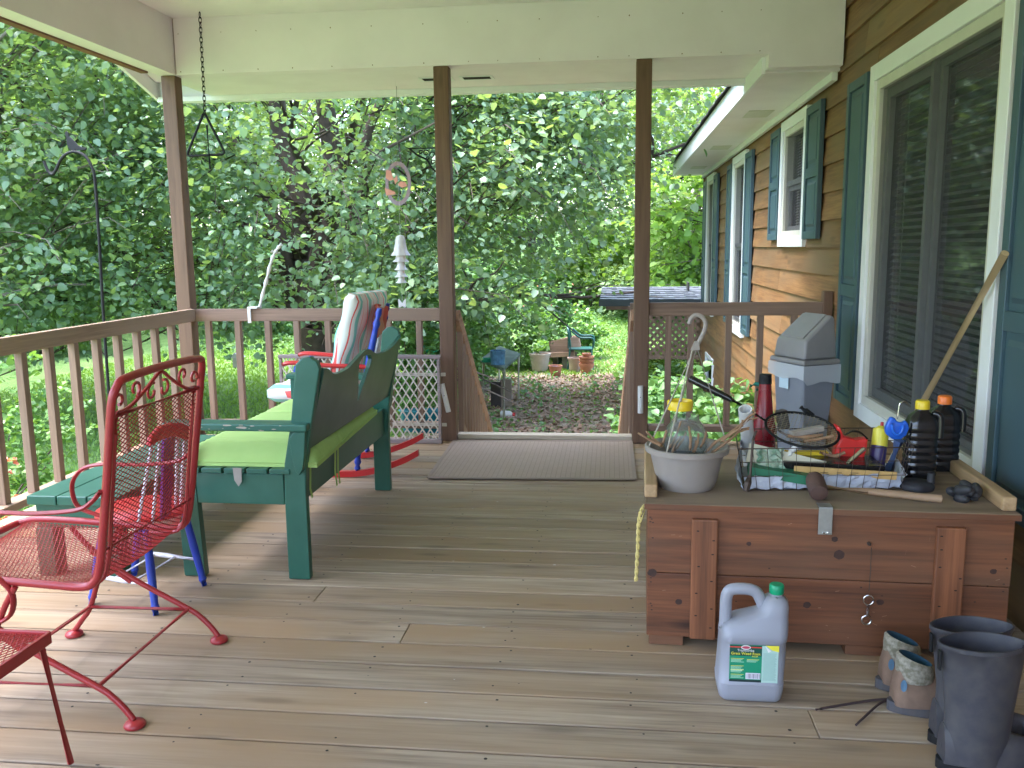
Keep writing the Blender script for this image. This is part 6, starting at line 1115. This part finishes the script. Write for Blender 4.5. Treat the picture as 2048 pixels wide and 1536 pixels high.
# shrubs
def shrub(name, label, x, y, r, h, n, leaf, size, seed, cat='bush', zb=None, bloom=0, nper=22, group=None):
    zb = ground_z(x, y) if zb is None else zb; t = thing(name, label, cat, (x, y, zb), 0, group); r_ = np.random.default_rng(seed); random.seed(seed)
    P = crown_points(n, (x, y, zb + h * .5), (r[0], r[1], h * .55), r_, .3, zmin=lambda X, Y: zb + .03); O = P - np.array([x, y, zb]); O /= np.linalg.norm(O, axis=1, keepdims=True)
    mb = MB()
    for i in range(min(14, n)): mb.tube([(x + random.uniform(-.1, .1), y, zb - .05), tuple((P[i] + np.array([x, y, zb])) / 2 + np.array([0, 0, .08])), tuple(P[i])], [.014, .009, .004], 4)
    mb.build('stem', M_BARK, t)
    a, f, u, s = sprays(P, O, nper, size * 2.4, size, .2, seed); leafmesh('foliage', a, f, u, s, leaf, t, True, (x, y, zb))
    if bloom:
        k = r_.choice(np.where(a[:, 2] > zb + h * .35)[0], bloom); a2 = a[k] + O[np.minimum(k // nper, n - 1)] * .05; a2 = np.repeat(a2, 5, 0); m = len(a2)
        leafmesh('blossom', a2, r_.normal(0, 1, (m, 3)), r_.normal(0, 1, (m, 3)) + np.array([0, 0, .6]), r_.uniform(.026, .042, m), L_PINK, t, True, (x, y, zb))
    return t
shrub('azalea_bush', 'flowering azalea bush with pink blossoms below the left railing, nearest the camera', -3.95, 4.6, (.75, .8), 1.15, 240, L_BUSH, .045, 1, bloom=520)
shrub('azalea_bush', 'azalea bush with coral blossoms below the left railing near the corner post', -3.85, 6.0, (.7, .7), 1.0, 200, L_BUSH, .045, 2, bloom=380)
shrub('green_bush', 'loose green bush standing beyond the azaleas on the left', -5.3, 6.6, (1.0, .9), 1.7, 230, L_BUSH, .06, 3)
shrub('green_bush', 'low green bush just past the rear railing behind the rocking chair', -3.0, 9.0, (1.0, .6), .6, 160, L_BUSH, .055, 4)
shrub('green_bush', 'dark green bush left of the stairs hiding the green tarp', -2.8, 11.8, (.9, .8), 2.0, 260, L_DARK, .07, 5)
shrub('green_bush', 'leafy bush behind the small yard table', -2.9, 15.8, (.9, .9), 1.6, 300, L_BUSH, .08, 6)
shrub('green_bush', 'tangled bush left of the flower pots', -2.2, 18.6, (1.2, .9), 1.6, 280, L_DARK, .09, 7)
shrub('green_bush', 'low bush growing over the planter boxes', -1.3, 19.6, (.9, .6), 1.25, 200, L_BUSH, .09, 8)
shrub('hydrangea_bush', 'broad leaved hydrangea behind the short railing beside the house wall', .95, 7.3, (.55, .7), 1.10, 150, L_WEED, .085, 9)
shrub('hydrangea_bush', 'broad leaved plants under the lattice right of the stairs', .75, 9.4, (.6, 1.0), 1.0, 210, L_WEED, .09, 10)
shrub('green_bush', 'weedy green bush at the right edge of the dirt path', .75, 12.0, (.4, 1.2), .7, 130, L_WEED, .09, 12)
shrub('green_bush', 'bright bush growing against the far shed', .9, 14.6, (.6, .6), .7, 150, L_LIME, .08, 13)
shrub('pink_bush', 'small faded pink flowering bush behind the planter box', -1.55, 21.2, (.7, .5), 1.5, 150, L_WEED, .09, 14, bloom=90)
for i, (x, y, a, h, lab) in enumerate([(-4.5, 26, 2.2, 1.8, 'shrub at the back of the lawn left of the path clearing'), (-.6, 27, 2.0, 2.0, 'pale weedy shrub in the middle of the clearing'), (1.6, 25.5, 1.8, 1.6, 'weedy shrub at the right side of the clearing'), (-9.5, 23.5, 2.2, 2.2, 'shrub at the left back edge of the lawn'), (-14, 20, 2.0, 2.6, 'big shrub at the far left of the lawn'), (1.0, 31, 2.4, 2.6, 'rounded light green shrub far behind the shed roof')]):
    shrub('wild_shrub', lab, x, y, (a, a * .6), h, 240, (L_WEED, L_LIME, L_PINE)[i % 3], .14, 30 + i, group='wild shrubs round the lawn')
# lily leaves by the steps
t = thing('lily_plant', 'clump of long arching lily leaves at the foot of the stairs', 'plant', (.0, 8.3, -1.2)); random.seed(3); mb = MB()
for k in range(22):
    a = random.uniform(0, 6.28); L = random.uniform(.35, .6); x0, y0 = .0 + random.uniform(-.15, .15), 8.3 + random.uniform(-.1, .1); up = random.uniform(.35, .6); w = .028
    P = [(x0 + math.cos(a) * L * s, y0 + math.sin(a) * L * s, -1.2 + up * 1.9 * s - 1.3 * up * s * s + .2 * s) for s in (0, .2, .4, .6, .8, 1)]; V = []
    for i, p in enumerate(P): ww = w * (1, 1.3, 1.3, 1.1, .7, .05)[i]; V += [(p[0] - math.sin(a) * ww, p[1] + math.cos(a) * ww, p[2]), (p[0], p[1], p[2] - .008), (p[0] + math.sin(a) * ww, p[1] - math.cos(a) * ww, p[2])]
    mb.add(V, [f for i in range(5) for f in ((i * 3, i * 3 + 1, i * 3 + 4, i * 3 + 3), (i * 3 + 1, i * 3 + 2, i * 3 + 5, i * 3 + 4))])
mb.build('leaves', L_BUSH, t)
# far woods
r_ = np.random.default_rng(99); n = 2600
X = r_.uniform(-60, 45, n); Y = 40 + r_.uniform(0, 14, n) + np.abs(X) * -.12; Z = np.array([ground_z(a, b) for a, b in zip(X, Y)]) + r_.uniform(0, 1, n) ** .8 * 17
P, f, u, s = sprays(np.stack([X, Y, Z], 1), np.tile([0, -1.0, 0], (n, 1)), 26, 1.6, .36, .3, 77)
tag(leafmesh('far_woods', P, f, u, s, leafmat('far_woods_leaf', [(.14, .26, .09), (.22, .35, .10), (.30, .42, .11)], .6, .4), None, False), kind='stuff')
mb = MB(); random.seed(8)
for k in range(60): x = random.uniform(-50, 35); yy = random.uniform(40, 50); z = ground_z(x, yy); mb.tube([(x, yy, z - .3), (x + random.uniform(-.6, .6), yy, z + 16)], [.22, .1], 6)
tag(mb.build('far_woods_trunks', M_BARK, None), kind='stuff')
# woods along the left side
n = 1500; X = r_.uniform(-26, -19, n); Y = r_.uniform(2, 32, n); Z = -1.2 + r_.uniform(0, 1, n) ** .8 * 12
P, f, u, s = sprays(np.stack([X, Y, Z], 1), np.tile([1.0, 0, 0], (n, 1)), 24, 1.2, .26, .3, 78)
tag(leafmesh('side_woods', P, f, u, s, L_DARK, None, True), kind='stuff')
# grass, weeds, dead leaves
def scatter(n, boxes):
    out = []
    for (x0, x1, y0, y1, k) in boxes:
        m = int(n * k); out.append(np.stack([r_.uniform(x0, x1, m), r_.uniform(y0, y1, m)], 1))
    q = np.concatenate(out); z = np.array([ground_z(a, b) for a, b in q]); return np.column_stack([q, z])
P = scatter(52000, [(-11, -2.6, 8, 24, .62), (-2.5, 3, 17, 30, .28), (-2.6, 1.2, 8, 17, .02)])
k = math.pi; f = np.stack([r_.normal(0, .45, len(P)), r_.normal(0, .45, len(P)), np.ones(len(P))], 1); u = r_.normal(0, 1, (len(P), 3)) * np.array([1, 1, .1])
tag(leafmesh('grass', P, f, u, r_.uniform(.035, .085, len(P)), L_GRASS, None, False), kind='stuff')
P = scatter(9000, [(-2.6, 1.3, 8, 17, .04), (-3, 4, 21, 32, .35), (-11, -4, 20, 27, .20)]); P = P[np.sin(P[:, 0] * 3 + 1) * np.sin(P[:, 1] * 2.1) + r_.normal(0, .35, len(P)) > -.05]
c = np.repeat(P, 7, 0) + r_.normal(0, .06, (len(P) * 7, 3)); c[:, 2] += .07
tag(leafmesh('weeds', c, r_.normal(0, 1, (len(c), 3)) * np.array([1, 1, .4]), np.array([0, 0, 1.]) + r_.normal(0, .4, (len(c), 3)), r_.uniform(.04, .09, len(c)), L_WEED, None, True), kind='stuff')
P = scatter(13000, [(-2.4, 1.2, 7.6, 17, .85), (-4, 3, 17, 23, .15)]); P[:, 2] += .012
tag(leafmesh('leaf_litter', P, r_.normal(0, 1, (len(P), 3)) * np.array([1, 1, .15]), np.array([0, 0, 1.]) + r_.normal(0, .35, (len(P), 3)), r_.uniform(.04, .08, len(P)), L_DRY, None, True), kind='stuff')
